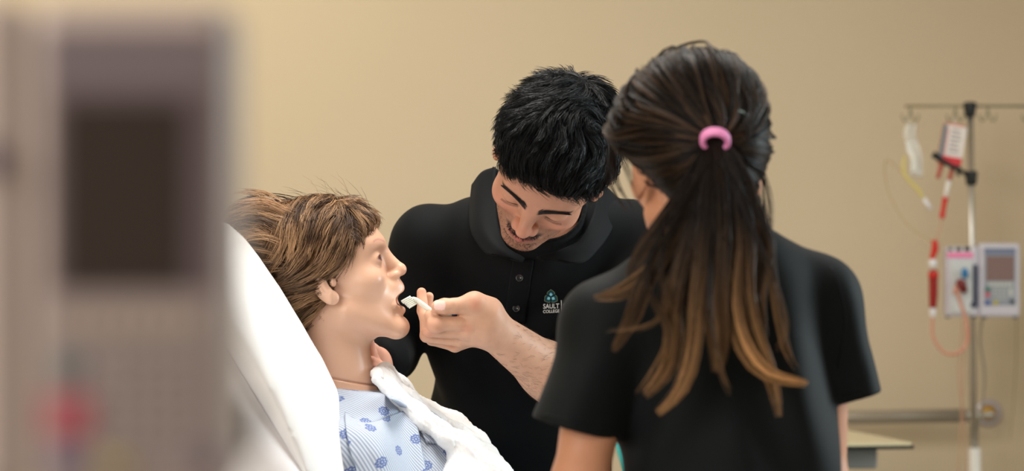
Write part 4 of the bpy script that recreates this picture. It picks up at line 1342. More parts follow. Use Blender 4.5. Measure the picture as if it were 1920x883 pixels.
# eyelashes / dark lash line as real hair strips
M_dark = mat('dark_hair', attr=True, rough=.38, spec=.28)
lash = []
for sx_2 in (-1, 1):
    for k in range(30):
        t = -1 + 2 * k / 29
        b0 = np.array([sx_2 * (.032 + .0115 * t), .0835 - .0035 * t * t, .0058 - .001 * t * t])
        lash.append(np.array([loc2w(b0 + np.array([sx_2 * .002 * t * u, .0020 * u, -.0026 * u])) for u in np.linspace(0, 1, 5)]))
strands_mesh('eyelashes', np.array(lash), np.full(len(lash), .00022), np.repeat(np.array([[.01, .008, .007]]), len(lash), 0), M_dark, man)
# brow hairs
rr = np.random.default_rng(3)
bp_ = []
hd_l = lambda q: head_sdf(q, MANO)
n = 520
t = rr.random(n); sx_2 = np.where(rr.random(n) < .5, -1, 1)
bz = .0265 + .0070 * np.sin(t * 2.2) + (rr.random(n) - .5) * .0100 * (1 - .55 * t)
B = np.stack([sx_2 * (.008 + .043 * t), np.full(n, .09), bz], 1)
for _ in range(6):
    d_, g_ = grad(hd_l, B); B = B - g_ * d_[:, None] * .8
dv = np.stack([sx_2 * (.5 + .5 * t), -.25 * np.ones(n) - .2 * t, .75 - 1.0 * t], 1); dv /= np.linalg.norm(dv, axis=1, keepdims=True)
bp_ = np.stack([B + (dv * .0085 + g_ * .0012) * u for u in np.linspace(0, 1, 4)], 1)
strands_mesh('eyebrow', (bp_ * HS) @ HR.T + HO, np.full(n, .00036), np.repeat(np.array([[.012, .009, .008]]), n, 0), M_dark, man)
# moustache, chin beard and stubble
def face_hair(name, n, box_lo, box_hi, keep, dirv, ln, rad, seed):
    r2 = np.random.default_rng(seed)
    B = r2.uniform(box_lo, box_hi, (n, 3))
    for _ in range(7):
        d_, g_ = grad(hd_l, B); B = B - g_ * d_[:, None] * .8
    k = keep(B); B = B[k]
    d_, g_ = grad(hd_l, B)
    dv = np.array(dirv)[None] + np.stack([B[:, 0] * 12, np.zeros(len(B)), np.zeros(len(B))], 1) + r2.normal(size=B.shape) * .25
    dv = dv - .8 * g_ * (dv * g_).sum(1, keepdims=True); dv /= np.linalg.norm(dv, axis=1, keepdims=True)
    L_ = r2.uniform(*ln, len(B))[:, None]
    P_ = np.stack([B + dv * L_ * u + g_ * .0006 * u for u in np.linspace(0, 1, 3)], 1)
    strands_mesh(name, (P_ * HS) @ HR.T + HO, np.full(len(B), rad), np.repeat(np.array([[.012, .009, .008]]), len(B), 0), M_dark, man)
face_hair('moustache', 520, (-.027, .085, -.052), (.027, .100, -.036), lambda B: (B[:, 2] > -.051 - .35 * np.abs(B[:, 0])) & (B[:, 2] < -.0375 - .30 * np.abs(B[:, 0])), (0, .1, -.6), (.003, .0060), .00028, 11)
face_hair('chin_beard', 420, (-.020, .06, -.100), (.020, .095, -.070), lambda B: B[:, 2] < -.072, (0, .1, -1), (.002, .004), .00017, 12)
face_hair('stubble', 2200, (-.07, -.01, -.105), (.07, .09, -.035), lambda B: (B[:, 2] < -.038 - .28 * (B[:, 1] - .02)) & ((np.abs(B[:, 0]) > .030) | (B[:, 2] < -.070)), (0, .1, -1), (.0012, .0024), .00011, 13)
# forearm hair
n = 420
ax_f = (elL - wrL); Lf = np.linalg.norm(ax_f); ax_f /= Lf
RTS = roots_on(arm_left, np.minimum(elL, wrL) + [-.02, -.08, -.05], np.maximum(elL, wrL) + [.02, .03, .06], n, lambda p, g: (((p - wrL) @ ax_f) > .03) & (g[:, 1] < .2), 4)
d_, g_ = grad(arm_left, RTS)
hd_ = -ax_f[None] * .8 + np.array([[-.2, 0, -.55]]) + rr.normal(size=RTS.shape) * .25
hd_ = hd_ - g_ * (hd_ * g_).sum(1, keepdims=True); hd_ /= np.linalg.norm(hd_, axis=1, keepdims=True)
ln_ = rr.uniform(.006, .012, len(RTS))[:, None]
ph = np.stack([RTS + hd_ * ln_ * u + g_ * (.0008 + .0012 * u) for u in np.linspace(0, 1, 4)], 1)
strands_mesh('arm_hair', ph, np.full(len(RTS), .00012), np.repeat(np.array([[.10, .055, .035]]), len(RTS), 0), M_dark, man)

# ---- shirt
M_polo = mat('black_pique', srgb(13, 15, 17), rough=.75, spec=.14, bump=.35, bscale=1400, bdist=.0006, sheen=.015)
def folds(p, o, along, across, amp, freq, fall, seed):
    q = p - A3(o); u = q @ A3(along); v = q @ A3(across)
    return amp * np.sin(v * freq + 2.0 * vnoise(p, 12, seed)) * np.exp(-(u / fall) ** 2 - (v / fall) ** 2)
def polo(p):
    d = man_trunk(p) - .008
    d = smin(d, ell(p, at(968, 930, 4.40), (.160, .118, .20)), .05)
    # sleeves
    eR = at(735, 655, 4.235)
    d = smin(d, cone(p, shR, at(765, 580, 4.22), .058, .056), .035)
    d = smin(d, cone(p, at(765, 580, 4.22), eR, .055, .046), .02)
    d = smin(d, cone(p, eR, at(722, 668, 4.10), .046, .037), .02)
    eL = shL + (elL - shL) * .76
    d = smin(d, cone(p, shL, eL, .058, .060), .035)
    # cloth: vertical drape, armpit pulls
    d = d + folds(p, at(850, 560, 4.15), (.35, 0, -.94), (.94, 0, .35), .005, 70, .16, 61)
    d = d + folds(p, at(1080, 600, 4.15), (-.45, 0, -.89), (.89, 0, -.45), .005, 60, .15, 62)
    d = d + folds(p, at(970, 800, 4.25), (0, 0, 1), (1, 0, 0), .004, 44, .2, 63)
    d = d + .0016 * vnoise(p, 26, 64)
    # hems cut across the arms, hollow inside
    nR = (eR - shR) / np.linalg.norm(eR - shR); nL = (eL - shL) / np.linalg.norm(eL - shL)
    far = p[:, 0] < F(at(786, 0, 4.2)[0])
    cR = (A3(at(0, 0, 4.06))[1] - p[:, 1])
    d = np.where(far & (p[:, 2] < 1.25), smax(d, cR, .004), d)
    farL = p[:, 0] > F(at(1160, 0, 4.1)[0])
    cL = ((p - A3(eL + nL * .03)) @ A3(nL))
    farL = (p[:, 0] > F(at(1105, 0, 4.1)[0])) & (p[:, 1] < F(4.17)) & (p[:, 2] < F(1.20))
    d = np.where(farL, smax(d, cL, .004), d)
    # hem of the shirt
    d = smin(d, ell(p, at(968, 1030, 4.47), (.182, .134, .16)), .04)
    d = smax(d, F(.84) - p[:, 2], .004)
    # opening for the neck
    d = smax(d, -cone(p, at(1010, 420, 4.14), loc2w((0, -.040, -.03)), .0625, .066), .004)
    a0 = at(1010, 420, 4.14); b0 = loc2w((0, -.040, -.03)); ax0 = (b0 - a0) / np.linalg.norm(b0 - a0)
    ring = np.abs(cone(p, a0, b0, .0665, .0665)) - F(.0032)
    tt = (p - A3(a0)) @ A3(ax0)
    ring = smax(smax(ring, tt - F(.085), .004), -tt - F(.05), .004)
    d = smin(d, ring, .008)
    return d
Vs, Qs = sdf_mesh(polo, (-.30, 3.96, .80), (.36, 4.64, 1.52), .0036, 1.2)
shirt = np_mesh('polo_shirt', Vs, Qs, M_polo, man)
shirt['label'] = 'black polo shirt with buttoned placket'
# collar leaves and stand
cl = sheet('collar', [[at(930, 312, 4.13), at(930, 360, 4.10), at(936, 420, 4.06), at(950, 462, 4.035), at(985, 484, 4.03)],
                      [at(903, 322, 4.15), at(898, 370, 4.11), at(904, 425, 4.06), at(932, 464, 4.025), at(975, 492, 4.02)],
                      [at(884, 346, 4.165), at(880, 395, 4.13), at(884, 438, 4.08), at(912, 476, 4.03), at(938, 474, 4.02)]], .004, M_polo, shirt, 20, 40)
cr_ = sheet('collar', [[at(1118, 340, 4.16), at(1112, 400, 4.11), at(1084, 448, 4.06), at(1045, 470, 4.03), at(1005, 482, 4.03)],
                       [at(1140, 352, 4.165), at(1132, 410, 4.12), at(1104, 458, 4.06), at(1060, 482, 4.03), at(1012, 488, 4.02)],
                       [at(1160, 372, 4.18), at(1150, 425, 4.13), at(1122, 468, 4.07), at(1088, 494, 4.03), at(1030, 484, 4.02)]], .004, M_polo, shirt, 20, 40)
cb_ = sheet('collar_stand', [[at(924, 312, 4.13), at(960, 330, 4.21), at(1020, 335, 4.23), at(1080, 332, 4.21), at(1118, 340, 4.16)],
                      [at(912, 350, 4.15), at(950, 372, 4.235), at(1020, 378, 4.25), at(1090, 375, 4.235), at(1128, 380, 4.17)]], .005, M_polo, shirt, 16, 40)
# placket
pk = sheet('placket', [[proj(polo, x + dx_, y, .0028) for dx_ in (-20, -7, 7, 20)] for x, y in ((982, 486), (977, 515), (973, 545), (969, 575), (966, 606))], .0028, M_polo, shirt, 30, 12)
M_btn = mat('black_button', srgb(34, 36, 38), rough=.25, coat=.4)
for bx_, by_ in ((974, 521), (968, 578)):
    c = proj(polo, bx_, by_, .0062)
    bt = lathe('button', c, (0, -1, .12), [(0, .0058), (.0012, .0062), (.0022, .0058), (.0020, .0044), (.0014, .0040)], M_btn, shirt, 24)
    for sx_2 in (-1, 1):
        for sz_ in (-1, 1):
            lathe('thread_hole', c + np.array([sx_2 * .0013, -.0012, sz_ * .0013]), (0, -1, .12), [(0, .0006), (.0008, .0006)], M_black, bt, 8)
# embroidered emblem and lettering
M_thr = mat('white_thread', srgb(232, 236, 232), rough=.7)
M_cy = mat('cyan_thread', srgb(150, 226, 240), rough=.6)
M_ol = mat('sage_thread', srgb(116, 138, 112), rough=.7)
M_tl = mat('teal_thread', srgb(20, 84, 96), rough=.7)
def patch(name, polys, m, off=.0012, th_=.0007):
    """flat embroidery: pixel polygons laid on the shirt"""
    bm = bmesh.new()
    for poly in polys:
        v0 = [bm.verts.new(tuple(proj(polo, x, y, off))) for x, y in poly]
        v1 = [bm.verts.new(tuple(np.array(v.co) + [0, th_ + .0006, 0])) for v in v0]
        n = len(poly)
        bm.faces.new(v0)
        for i in range(n): bm.faces.new((v0[i], v0[(i + 1) % n], v1[(i + 1) % n], v1[i]))
    return obj(name, bm, m, shirt)
E0 = (1033, 557)
def petal(k, r0, w, r1):
    """pointed leaf shape, k = 0, 1, 2 at 120 degree steps"""
    a = math.radians(-90 + 120 * k)
    ux_, uy_ = math.cos(a), math.sin(a); vx_, vy_ = -uy_, ux_
    pts = [(r0, 0), (r0 + (r1 - r0) * .35, w), (r0 + (r1 - r0) * .62, w * .92), (r1, 0), (r0 + (r1 - r0) * .62, -w * .92), (r0 + (r1 - r0) * .35, -w)]
    return [(E0[0] + ux_ * a_ + vx_ * b_, E0[1] + uy_ * a_ + vy_ * b_) for a_, b_ in pts]
patch('emblem_backing', [petal(k, 0.5, 6.2, 12.0) for k in range(3)], M_tl, .0010)
patch('emblem_petals', [petal(k, 1.6, 2.9, 8.4) for k in range(3)], M_cy, .0018)
ol = []
for k in range(3):
    P_ = petal(k, 0.5, 7.2, 14.0)
    for i0, i1 in ((1, 2), (2, 3), (3, 4), (4, 5)):
        (xa, ya), (xb, yb) = P_[i0], P_[i1]
        dx_, dy_ = xb - xa, yb - ya; l_ = math.hypot(dx_, dy_); nx_, ny_ = -dy_ / l_ * .62, dx_ / l_ * .62
        ol.append([(xa + nx_, ya + ny_), (xb + nx_, yb + ny_), (xb - nx_, yb - ny_), (xa - nx_, ya - ny_)])
patch('emblem_outline', ol, M_ol, .0020)
patch('divider', [[(1051.6, 563), (1053.0, 563), (1054.4, 585), (1053.0, 585)]], M_thr, .0018)
def lettering(name, txt, x0, y0, x1, h, m, skew=0.0):
    cu = bpy.data.curves.new('txt', 'FONT'); cu.body = txt; cu.size = 1.0; cu.offset = .012; cu.resolution_u = 3
    to = bpy.data.objects.new('txt', cu); COL.objects.link(to)
    dg = bpy.context.evaluated_depsgraph_get()
    me = bpy.data.meshes.new_from_object(to.evaluated_get(dg))
    bpy.data.objects.remove(to)
    co = np.zeros(len(me.vertices) * 3); me.vertices.foreach_get('co', co); co = co.reshape(-1, 3)
    x_ = (co[:, 0] - co[:, 0].min()) / (co[:, 0].max() - co[:, 0].min()); y_ = (co[:, 1] - 0) / .69
    # project the corners of a coarse grid once, interpolate in between
    gx = np.linspace(0, 1, 5)
    base = np.array([proj(polo, x0 + (x1 - x0) * g, y0 + skew * g, .0018) for g in gx]); top = np.array([proj(polo, x0 + (x1 - x0) * g, y0 + skew * g - h, .0018) for g in gx])
    b_ = np.stack([np.interp(x_, gx, base[:, i]) for i in range(3)], 1); t_ = np.stack([np.interp(x_, gx, top[:, i]) for i in range(3)], 1)
    co = b_ + (t_ - b_) * y_[:, None]
    me.vertices.foreach_set('co', co.ravel().astype(np.float32)); me.update()
    return link_mesh(name, me, m, shirt, False)
lettering('lettering', 'SAULT', 1018.5, 578.6, 1048.5, 8.6, M_thr, -1.0)
lettering('lettering', 'COLLEGE', 1018.3, 587.0, 1049.0, 5.6, M_thr, -1.4)
lettering('lettering', 'PERSONAL', 1057.0, 576.4, 1094.0, 6.6, M_thr, -1.4)
lettering('lettering', 'SUPPORT', 1057.6, 584.8, 1091.0, 6.4, M_thr, -1.6)

# ---- trousers and shoes
M_trs = mat('dark_trousers', srgb(30, 32, 38), rough=.85)
def trs(p):
    d = smin(man_legs(p, .014), ell(p, at(968, 1030, 4.47), (.168, .120, .15)), .03) + .002 * vnoise(p, 20, 71)
    d = smax(d, F(.055) - p[:, 2], .004)
    return smax(d, p[:, 2] - F(.93), .004)
Vt_, Qt_ = sdf_mesh(trs, (-.24, 4.25, .03), (.26, 4.72, .97), .009)
np_mesh('trousers', Vt_, Qt_, M_trs, man)
M_shoe = mat('black_shoe', srgb(22, 22, 24), rough=.5)
def shoes(hx, hy, toe, name='shoe', parent=None):
    for s_ in (-1, 1):
        c = np.array([hx + s_ * .11, hy, 0]); t = c + [s_ * .015, toe, 0]
        def f(p):
            d = cone(p, c + [0, 0, .055], t + [0, 0, .040], .045, .034)
            d = smin(d, cone(p, c + [0, 0, .09], c + [0, 0, .06], .044, .045), .02)
            d = smin(d, cone(p, c + [0, 0, .02], t + [0, 0, .02], .042, .040), .01)
            return smax(d, F(.002) - p[:, 2], .004)
        lo = np.minimum(c, t) + [-.07, -.07, -.012]; hi = np.maximum(c, t) + [.07, .07, .15]
        V_, Q_ = sdf_mesh(f, lo, hi, .006)
        np_mesh('shoe', V_, Q_, M_shoe, parent)
hxm = at(968, 1030, 4.47)[0]
shoes(hxm, 4.56, -.17, parent=man)

# ---- hair
def cap_man(q):
    d = ell(q, (.002, -.008, .052), (.0815, .0985, .091))
    d = smin(d, ell(q, (.014, .030, .098), (.056, .052, .036)), .03)
    d = smin(d, ell(q, (0, -.055, .010), (.070, .060, .060)), .03)
    d = smin(d, ell(q, (0, -.032, .012), (.0865, .046, .044)), .02)
    # hairline
    ax_ = np.abs(q[:, 0])
    d = smax(d, (q[:, 1] - .050 - 1.3 * np.clip(q[:, 2] - .060 + .25 * np.clip(ax_ - .03, 0, .1), -.05, .05)), .010)
    d = smax(d, -(q[:, 2] + .045 - 1.15 * np.clip(q[:, 1] + .006, 0, .5) + .55 * np.clip(q[:, 1] - .018, 0, .1)), .008)
    return d
Vc, Qc = sdf_mesh(lambda p: cap_man(p) + .002, (-.11, -.15, -.09), (.11, .12, .17), .003)
hm = np_mesh('hair', (Vc * HS) @ HR.T + HO, Qc, M_cap, man, col=np.repeat(np.array([[.006, .006, .007]]), len(Vc), 0))
crown = np.array([.0, -.065, .12])
def dir_man(p, g, s):
    v = p - crown
    v[:, 2] *= .8
    v /= np.linalg.norm(v, axis=1, keepdims=True) + 1e-6
    v[:, 0] += .45 * np.clip(p[:, 2] / .1, 0, 1)
    front = np.clip((p[:, 1] - .05) / .03, 0, 1)[:, None]
    return v + (.75 - .45 * front) * np.stack([vnoise(p, 42, 81), vnoise(p, 38, 82), vnoise(p, 45, 83)], 1) + front * np.array([-.7, .0, -.15])
def col_man(G, rr):
    t = np.clip(.3 + .3 * rr.normal(size=len(G)), 0, 1)[:, None]
    return np.array([[.002, .0022, .0026]]) * (1 - t) + np.array([[.007, .0075, .0085]]) * t
mk_hair('hair_strands', cap_man, HO, HR, HS, 1500, 11, lambda p, g: p[:, 2] > -.05, dir_man, (.034, .058), (.002, .009), .00042, col_man, M_dark, hm, K=9, wob=.12, seed=15, rc=.0075, clump=.62, curl=.0016)
def dir_up(p, g, s):
    v = dir_man(p, g, s); return v
mk_hair('hair_tufts', cap_man, HO, HR, HS, 420, 10, lambda p, g: (p[:, 2] > .07), dir_up, (.026, .050), (.005, .019), .00038, col_man, M_dark, hm, K=9, wob=.2, seed=16, rc=.005, clump=.65, curl=.002)

# ---- the toothbrush held at the mannequin's mouth
M_brush = mat('ivory_plastic', srgb(238, 238, 222), rough=.35, sss=.1)
br = empty('toothbrush', A_(400, 290, 3.885), 'white toothbrush held between the man\'s thumb and finger at the open mouth', 'toothbrush')
ctrl = [A_(215, 185, 3.886), A_(270, 215, 3.884), A_(340, 265, 3.882), A_(410, 318, 3.880), A_(480, 368, 3.880), A_(560, 392, 3.882), A_(660, 392, 3.884), A_(760, 384, 3.888)]
V_ = []
C_ = catmull(ctrl, 40)
wid = np.interp(np.linspace(0, 1, 40), [0, .1, .25, .45, .6, 1], [.0055, .0078, .0072, .0058, .0060, .0045])
thk = np.interp(np.linspace(0, 1, 40), [0, .1, .3, .6, 1], [.0022, .0035, .0040, .0034, .0030])
T_ = np.gradient(C_, axis=0); T_ /= np.linalg.norm(T_, axis=1, keepdims=True)
up_ = np.array([.15, -.35, .93])
for i in range(40):
    s1 = np.cross(T_[i], up_); s1 /= np.linalg.norm(s1); n1 = np.cross(s1, T_[i])
    a = np.arange(14) * 2 * math.pi / 14
    V_.append(C_[i] + (np.cos(a) * wid[i])[:, None] * (s1 * .75 + n1 * .66) + (np.sin(a) * thk[i])[:, None] * (n1 * .75 - s1 * .66))
bm = bmesh.new(); add_rings(bm, V_)
obj('handle', bm, M_brush, br, True)
bm = bmesh.new()
hd0, hd1 = A_(185, 160, 3.886), A_(290, 245, 3.886)
bd_ = np.array([-.80, -.05, -.45]); bd_ /= np.linalg.norm(bd_)
for i in range(6):
    for j in range(5):
        b0 = hd0 + (hd1 - hd0) * (i + .2) / 6 + np.array([0, (j - 2) * .0026, 0])
        L_ = .0150 + .0012 * math.sin(i * 1.7 + j)
        add_rings(bm, tube_vf([b0, b0 + bd_ * L_], [.00155, .0019], 6, 2))
obj('bristles', bm, M_brush, br, True)['kind'] = 'stuff'
bm = bmesh.new(); add_rings(bm, tube_vf([A_(680, 380, 3.879), A_(706, 378, 3.8785), A_(735, 380, 3.880)], [.0022, .0030, .0022], 8))
obj('grip_mark', bm, mat('blue_print', srgb(60, 90, 140), rough=.4), br, True)
# ---------------------------------------------------------------- the woman seen from behind
GY = 3.20
GS = 1.02
GO = at(1304, 322, GY)
yw = math.radians(11)
GR = frame((-math.sin(yw), math.cos(yw), -.12), (-.02, .05, 1))
gl2w = lambda v: GO + GR @ (np.array(v, float) * GS)
M_gskin = mat('woman_skin', attr=True, rough=.5, spec=.35, sss=.12, sssr=(1, .35, .2), noise=.04, nscale=50)
g_skin = srgb(206, 146, 112)
gnk = at(1338, 480, 3.19)
gL = at(1138, 606, 3.18); gRr = at(1532, 566, 3.22)
geL = at(1088, 905, 3.13); geR = at(1536, 905, 3.21)
gwL = np.array([geL[0] + .02, 3.36, 1.03]); gwR = np.array([geR[0] - .06, 3.42, 1.02])
def w_head(p):
    d = head_sdf(to_local(p, GO, GR, GS), dict(slit=-.003)) * F(GS)
    return smin(d, cone(p, gl2w((0, -.035, -.02)), gnk, .050, .052), .025)
def w_trunk(p):
    d = cone(p, gnk + [0, 0, -.02], gL, .060, .046)
    d = smin(d, cone(p, gnk + [0, 0, -.02], gRr, .060, .044), .03)
    d = smin(d, ell(p, at(1348, 700, 3.20), (.134, .092, .17)), .04)
    d = smin(d, ell(p, at(1378, 930, 3.19), (.112, .088, .19)), .05)
    d = smin(d, ell(p, at(1364, 1180, 3.20), (.150, .112, .15)), .05)
    return d
def w_arms(p):
    d = cone(p, gL, geL, .042, .0330)
    d = smin(d, cone(p, geL, gwL, .0345, .0235), .015)
    d = smin(d, hand_sdf(p, gwL, (.15, 1, -.10), (.3, 0, -1), 1, .92, .35), .012)
    e = cone(p, gRr, geR, .042, .0335)
    e = smin(e, cone(p, geR, gwR, .0345, .0235), .015)
    e = smin(e, hand_sdf(p, gwR, (-.2, 1, -.10), (-.3, 0, -1), -1, .92, .35), .012)
    return np.minimum(d, e)
def w_legs(p, f=0.0):
    d = None; hx = at(1364, 1180, 3.20)
    for s_ in (-1, 1):
        h = hx + [s_ * .078, 0, -.03]; k = np.array([hx[0] + s_ * .085, 3.20, .46]); a = np.array([hx[0] + s_ * .09, 3.19, .08])
        e = smin(cone(p, h, k, .078 + f, .054 + f), cone(p, k, a, .054 + f, .036 + f * 1.6), .02)
        d = e if d is None else smin(d, e, .01)
    return d
def w_low(p):
    d = smin(w_trunk(p) + .010, w_legs(p), .04)
    hx = at(1364, 1180, 3.20)
    for s_ in (-1, 1):
        d = smin(d, cone(p, (hx[0] + s_ * .09, 3.18, .05), (hx[0] + s_ * .10, 3.32, .03), .033, .024), .02)
    return d
V1, Q1 = sdf_mesh(w_head, GO + [-.14, -.16, -.15], GO + [.15, .15, .16], .0018)
V2, Q2 = sdf_mesh(w_arms, (geL[0] - .06, 3.02, .93), (geR[0] + .07, 3.66, 1.34), .003)
V3, Q3 = sdf_mesh(w_low, (.02, 3.0, -.02), (.55, 3.40, 1.40), .010)
Vw, Qw = join_vq([(V1, Q1), (V2, Q2), (V3, Q3)])
Cw = head_color((V1 - GO) @ GR / GS, g_skin, srgb(176, 96, 88), srgb(40, 28, 22), 1.0, None, 0, True, -.003)
Cw = np.concatenate([Cw, np.repeat(np.array([g_skin]), len(V2) + len(V3), 0)])
wom = np_mesh('person', Vw, Qw, M_gskin, None, col=Cw)
tag(wom, 'young woman seen from behind with long brown ponytail and black shirt', 'person')

M_tee = mat('black_jersey', srgb(13, 17, 18), rough=.7, spec=.18, bump=.3, bscale=1300, bdist=.0005, sheen=.03)
def tee(p):
    d = w_trunk(p) - .009
    d = smin(d, ell(p, at(1381, 940, 3.195), (.127, .104, .20)), .05)
    d = smin(d, ell(p, at(1364, 1180, 3.20), (.172, .134, .17)), .04)
    cL = at(1070, 803, 3.145); cR = at(1600, 752, 3.215)
    d = smin(d, cone(p, gL + [.004, 0, 0], cL, .051, .0530), .028)
    d = smin(d, cone(p, gRr, cR, .047, .0365), .028)
    d = smin(d, cone(p, gRr, gRr + (geR - gRr) * .53, .046, .0405), .02)
    d = smin(d, cone(p, gL, gL + (geL - gL) * .60, .048, .0405), .02)
    # drape between the shoulder blades, pulls at the right armpit
    d = d + folds(p, at(1520, 700, 3.1), (.35, 0, -.94), (.94, 0, .35), .0095, 70, .11, 91)
    d = d + folds(p, at(1165, 730, 3.1), (.30, 0, .95), (.95, 0, -.30), .0070, 62, .10, 92)
    d = d + folds(p, at(1360, 840, 3.1), (.1, 0, 1), (1, 0, -.1), .0045, 36, .16, 93)
    d = d + .0014 * vnoise(p, 28, 94)
    nL_ = np.array([-.05, 0, -1.0]) + np.array([.27, 0, 0]); nL_ = np.array([-.27, 0, -.963])
    cl_ = (p - A3(at(1070, 801, 3.145))) @ A3(nL_)
    left = p[:, 0] < F(at(1158, 0, 3.1)[0])
    d = np.where(left, smax(d, cl_, .003), d)
    nR_ = np.array([.26, 0, -.965])
    nR_ = np.array([-(-.28), 0, -.96])
    cr2 = (p - A3(at(1602, 747, 3.215))) @ A3(np.array([.27, 0, -.963]))
    right = p[:, 0] > F(at(1567, 0, 3.2)[0])
    d = np.where(right, smax(d, cr2, .003), d)
    d = smax(d, F(.84) - p[:, 2], .004)
    d = smax(d, -cone(p, gnk, gl2w((0, -.035, -.02)), .0575, .058), .004)
    return d
V_, Q_ = sdf_mesh(tee, (.0, 3.00, .80), (.50, 3.40, 1.42), .0034, 1.2)
tsh = np_mesh('shirt', V_, Q_, M_tee, wom)
tsh['label'] = 'black short-sleeved shirt'
# turned hems and shoulder seams as thin raised stitching lines
def seam(name, px_list, f=tee, r=.0009, off=.0002):
    tube(name, [proj(f, x, y, off, 2.7, 3.6) for x, y in px_list], r, M_tee, tsh, 6, 4 * len(px_list))
seam('sleeve_seam', [(1558, 500), (1574, 540), (1585, 590), (1580, 640), (1570, 690)])
seam('hem_stitch', [(1580, 742), (1598, 737), (1616, 731)])
seam('hem_stitch', [(1022, 776), (1050, 783), (1085, 792), (1130, 804)])
def wtr(p):
    d = smin(w_legs(p, .012), ell(p, at(1364, 1180, 3.20), (.158, .120, .15)), .03) + .002 * vnoise(p, 20, 71)
    return smax(smax(d, F(.05) - p[:, 2], .004), p[:, 2] - F(.95), .004)
V_, Q_ = sdf_mesh(wtr, (.04, 3.02, .03), (.50, 3.38, .99), .009)
np_mesh('trousers', V_, Q_, M_trs, wom)
hxw = at(1364, 1180, 3.20)[0]
def wshoes():
    for s_ in (-1, 1):
        c = np.array([hxw + s_ * .09, 3.19, 0]); t = c + [s_ * .01, .15, 0]
        def f(p):
            d = cone(p, c + [0, 0, .055], t + [0, 0, .038], .041, .031)
            d = smin(d, cone(p, c + [0, 0, .02], t + [0, 0, .02], .038, .036), .01)
            return smax(d, F(.002) - p[:, 2], .004)
        V_, Q_ = sdf_mesh(f, c + [-.06, -.06, -.012], t + [.06, .06, .13], .006)
        np_mesh('shoe', V_, Q_, M_shoe, wom)
wshoes()

# ---- hair
M_whair = mat('brown_hair', attr=True, rough=.40, spec=.26)
tie_w = at(1341, 268, 3.075)
tie = (tie_w - GO) @ GR / GS
def cap_w(q):
    d = ell(q, (-.002, -.015, .050), (.082, .104, .090))
    d = smin(d, ell(q, (-.020, .005, .050), (.082, .075, .058)), .03)
    d = smin(d, ell(q, (-.008, -.035, .100), (.058, .060, .038)), .03)
    d = smin(d, ell(q, (0, -.060, .000), (.066, .058, .055)), .03)
    ax_ = np.abs(q[:, 0])
    d = smax(d, (q[:, 1] - .058 - 1.2 * np.clip(q[:, 2] - .060, -.06, .05)), .012)
    # above the ears at the sides, down to the nape behind
    d = smax(d, -(q[:, 2] + .050 - 2.0 * np.clip(q[:, 1] + .045, 0, .036) + .55 * np.clip(q[:, 1] - .026, 0, .2)), .008)
    return d
V_, Q_ = sdf_mesh(lambda p: cap_w(p) + .0015, (-.11, -.15, -.09), (.11, .12, .17), .003)
wh = np_mesh('hair', (V_ * GS) @ GR.T + GO, Q_, M_cap, wom, col=np.repeat(np.array([[.010, .006, .0045]]), len(V_), 0))
def len_hair(name, n_g, n_c, mask, seed, rad, colf, lift_mid, wig=.25, rc=.006):
    rr = np.random.default_rng(seed)
    G = roots_on(cap_w, (-.11, -.14, -.1), (.11, .11, .16), n_g, mask, seed)
    K = 16; sK = np.linspace(0, 1, K)
    D_ = np.linalg.norm(G - tie, axis=1) * 1.22
    def dr(p, g, s):
        v = tie - p; v /= np.linalg.norm(v, axis=1, keepdims=True) + 1e-6
        return v + wig * (1 - s) * np.stack([vnoise(p, 26, seed + 1), vnoise(p, 30, seed + 2), vnoise(p, 28, seed + 3)], 1)
    lift = -.001 + rr.uniform(*lift_mid, len(G))[:, None] * np.sin(np.clip(sK, 0, .75)[None] * 2.6)
    P_ = grow(cap_w, G, dr, D_, K, lift, .02)
    w = np.clip((sK - .55) / .45, 0, 1)[None, :, None] ** 2
    P_ = P_ * (1 - w) + (tie + rr.normal(size=(len(G), 1, 3)) * .0035) * w
    d, N = grad(cap_w, G)
    T1 = np.cross(N, rr.normal(size=N.shape)); T1 /= np.linalg.norm(T1, axis=1, keepdims=True); T2 = np.cross(N, T1)
    out, cols = [], []
    gc = colf(G, rr)
    for c in range(n_c):
        a = rr.uniform(0, 6.28, len(G)); r_ = rc * np.sqrt(rr.random(len(G)))
        off = T1 * (np.cos(a) * r_)[:, None] + T2 * (np.sin(a) * r_)[:, None] + N * (np.abs(rr.normal(size=len(G))) * .0008)[:, None]
        out.append(P_ + off[:, None] * (1 - .7 * sK)[None, :, None]); cols.append(gc * rr.uniform(.7, 1.35, (len(G), 1)))
    Q = np.concatenate(out)
    return strands_mesh(name, (Q * GS) @ GR.T + GO, rr.uniform(.7, 1.2, len(Q)) * rad, np.concatenate(cols), M_whair, wh)
def col_w(G, rr):
    t = np.clip(.10 + .3 * vnoise(G, 120, 97) + .3 * rr.normal(size=len(G)), 0, 1)[:, None]
    # warmer and lighter strands on the right of the crown
    return np.array([[.008, .005, .004]]) * (1 - t) + np.array([[.110, .062, .034]]) * t
len_hair('hair_strands', 900, 9, lambda p, g: p[:, 2] > -.055, 101, .00052, col_w, (.001, .006))
len_hair('raised_strands', 70, 10, lambda p, g: (p[:, 2] > .06), 131, .00048, col_w, (.006, .013), .6, .004)
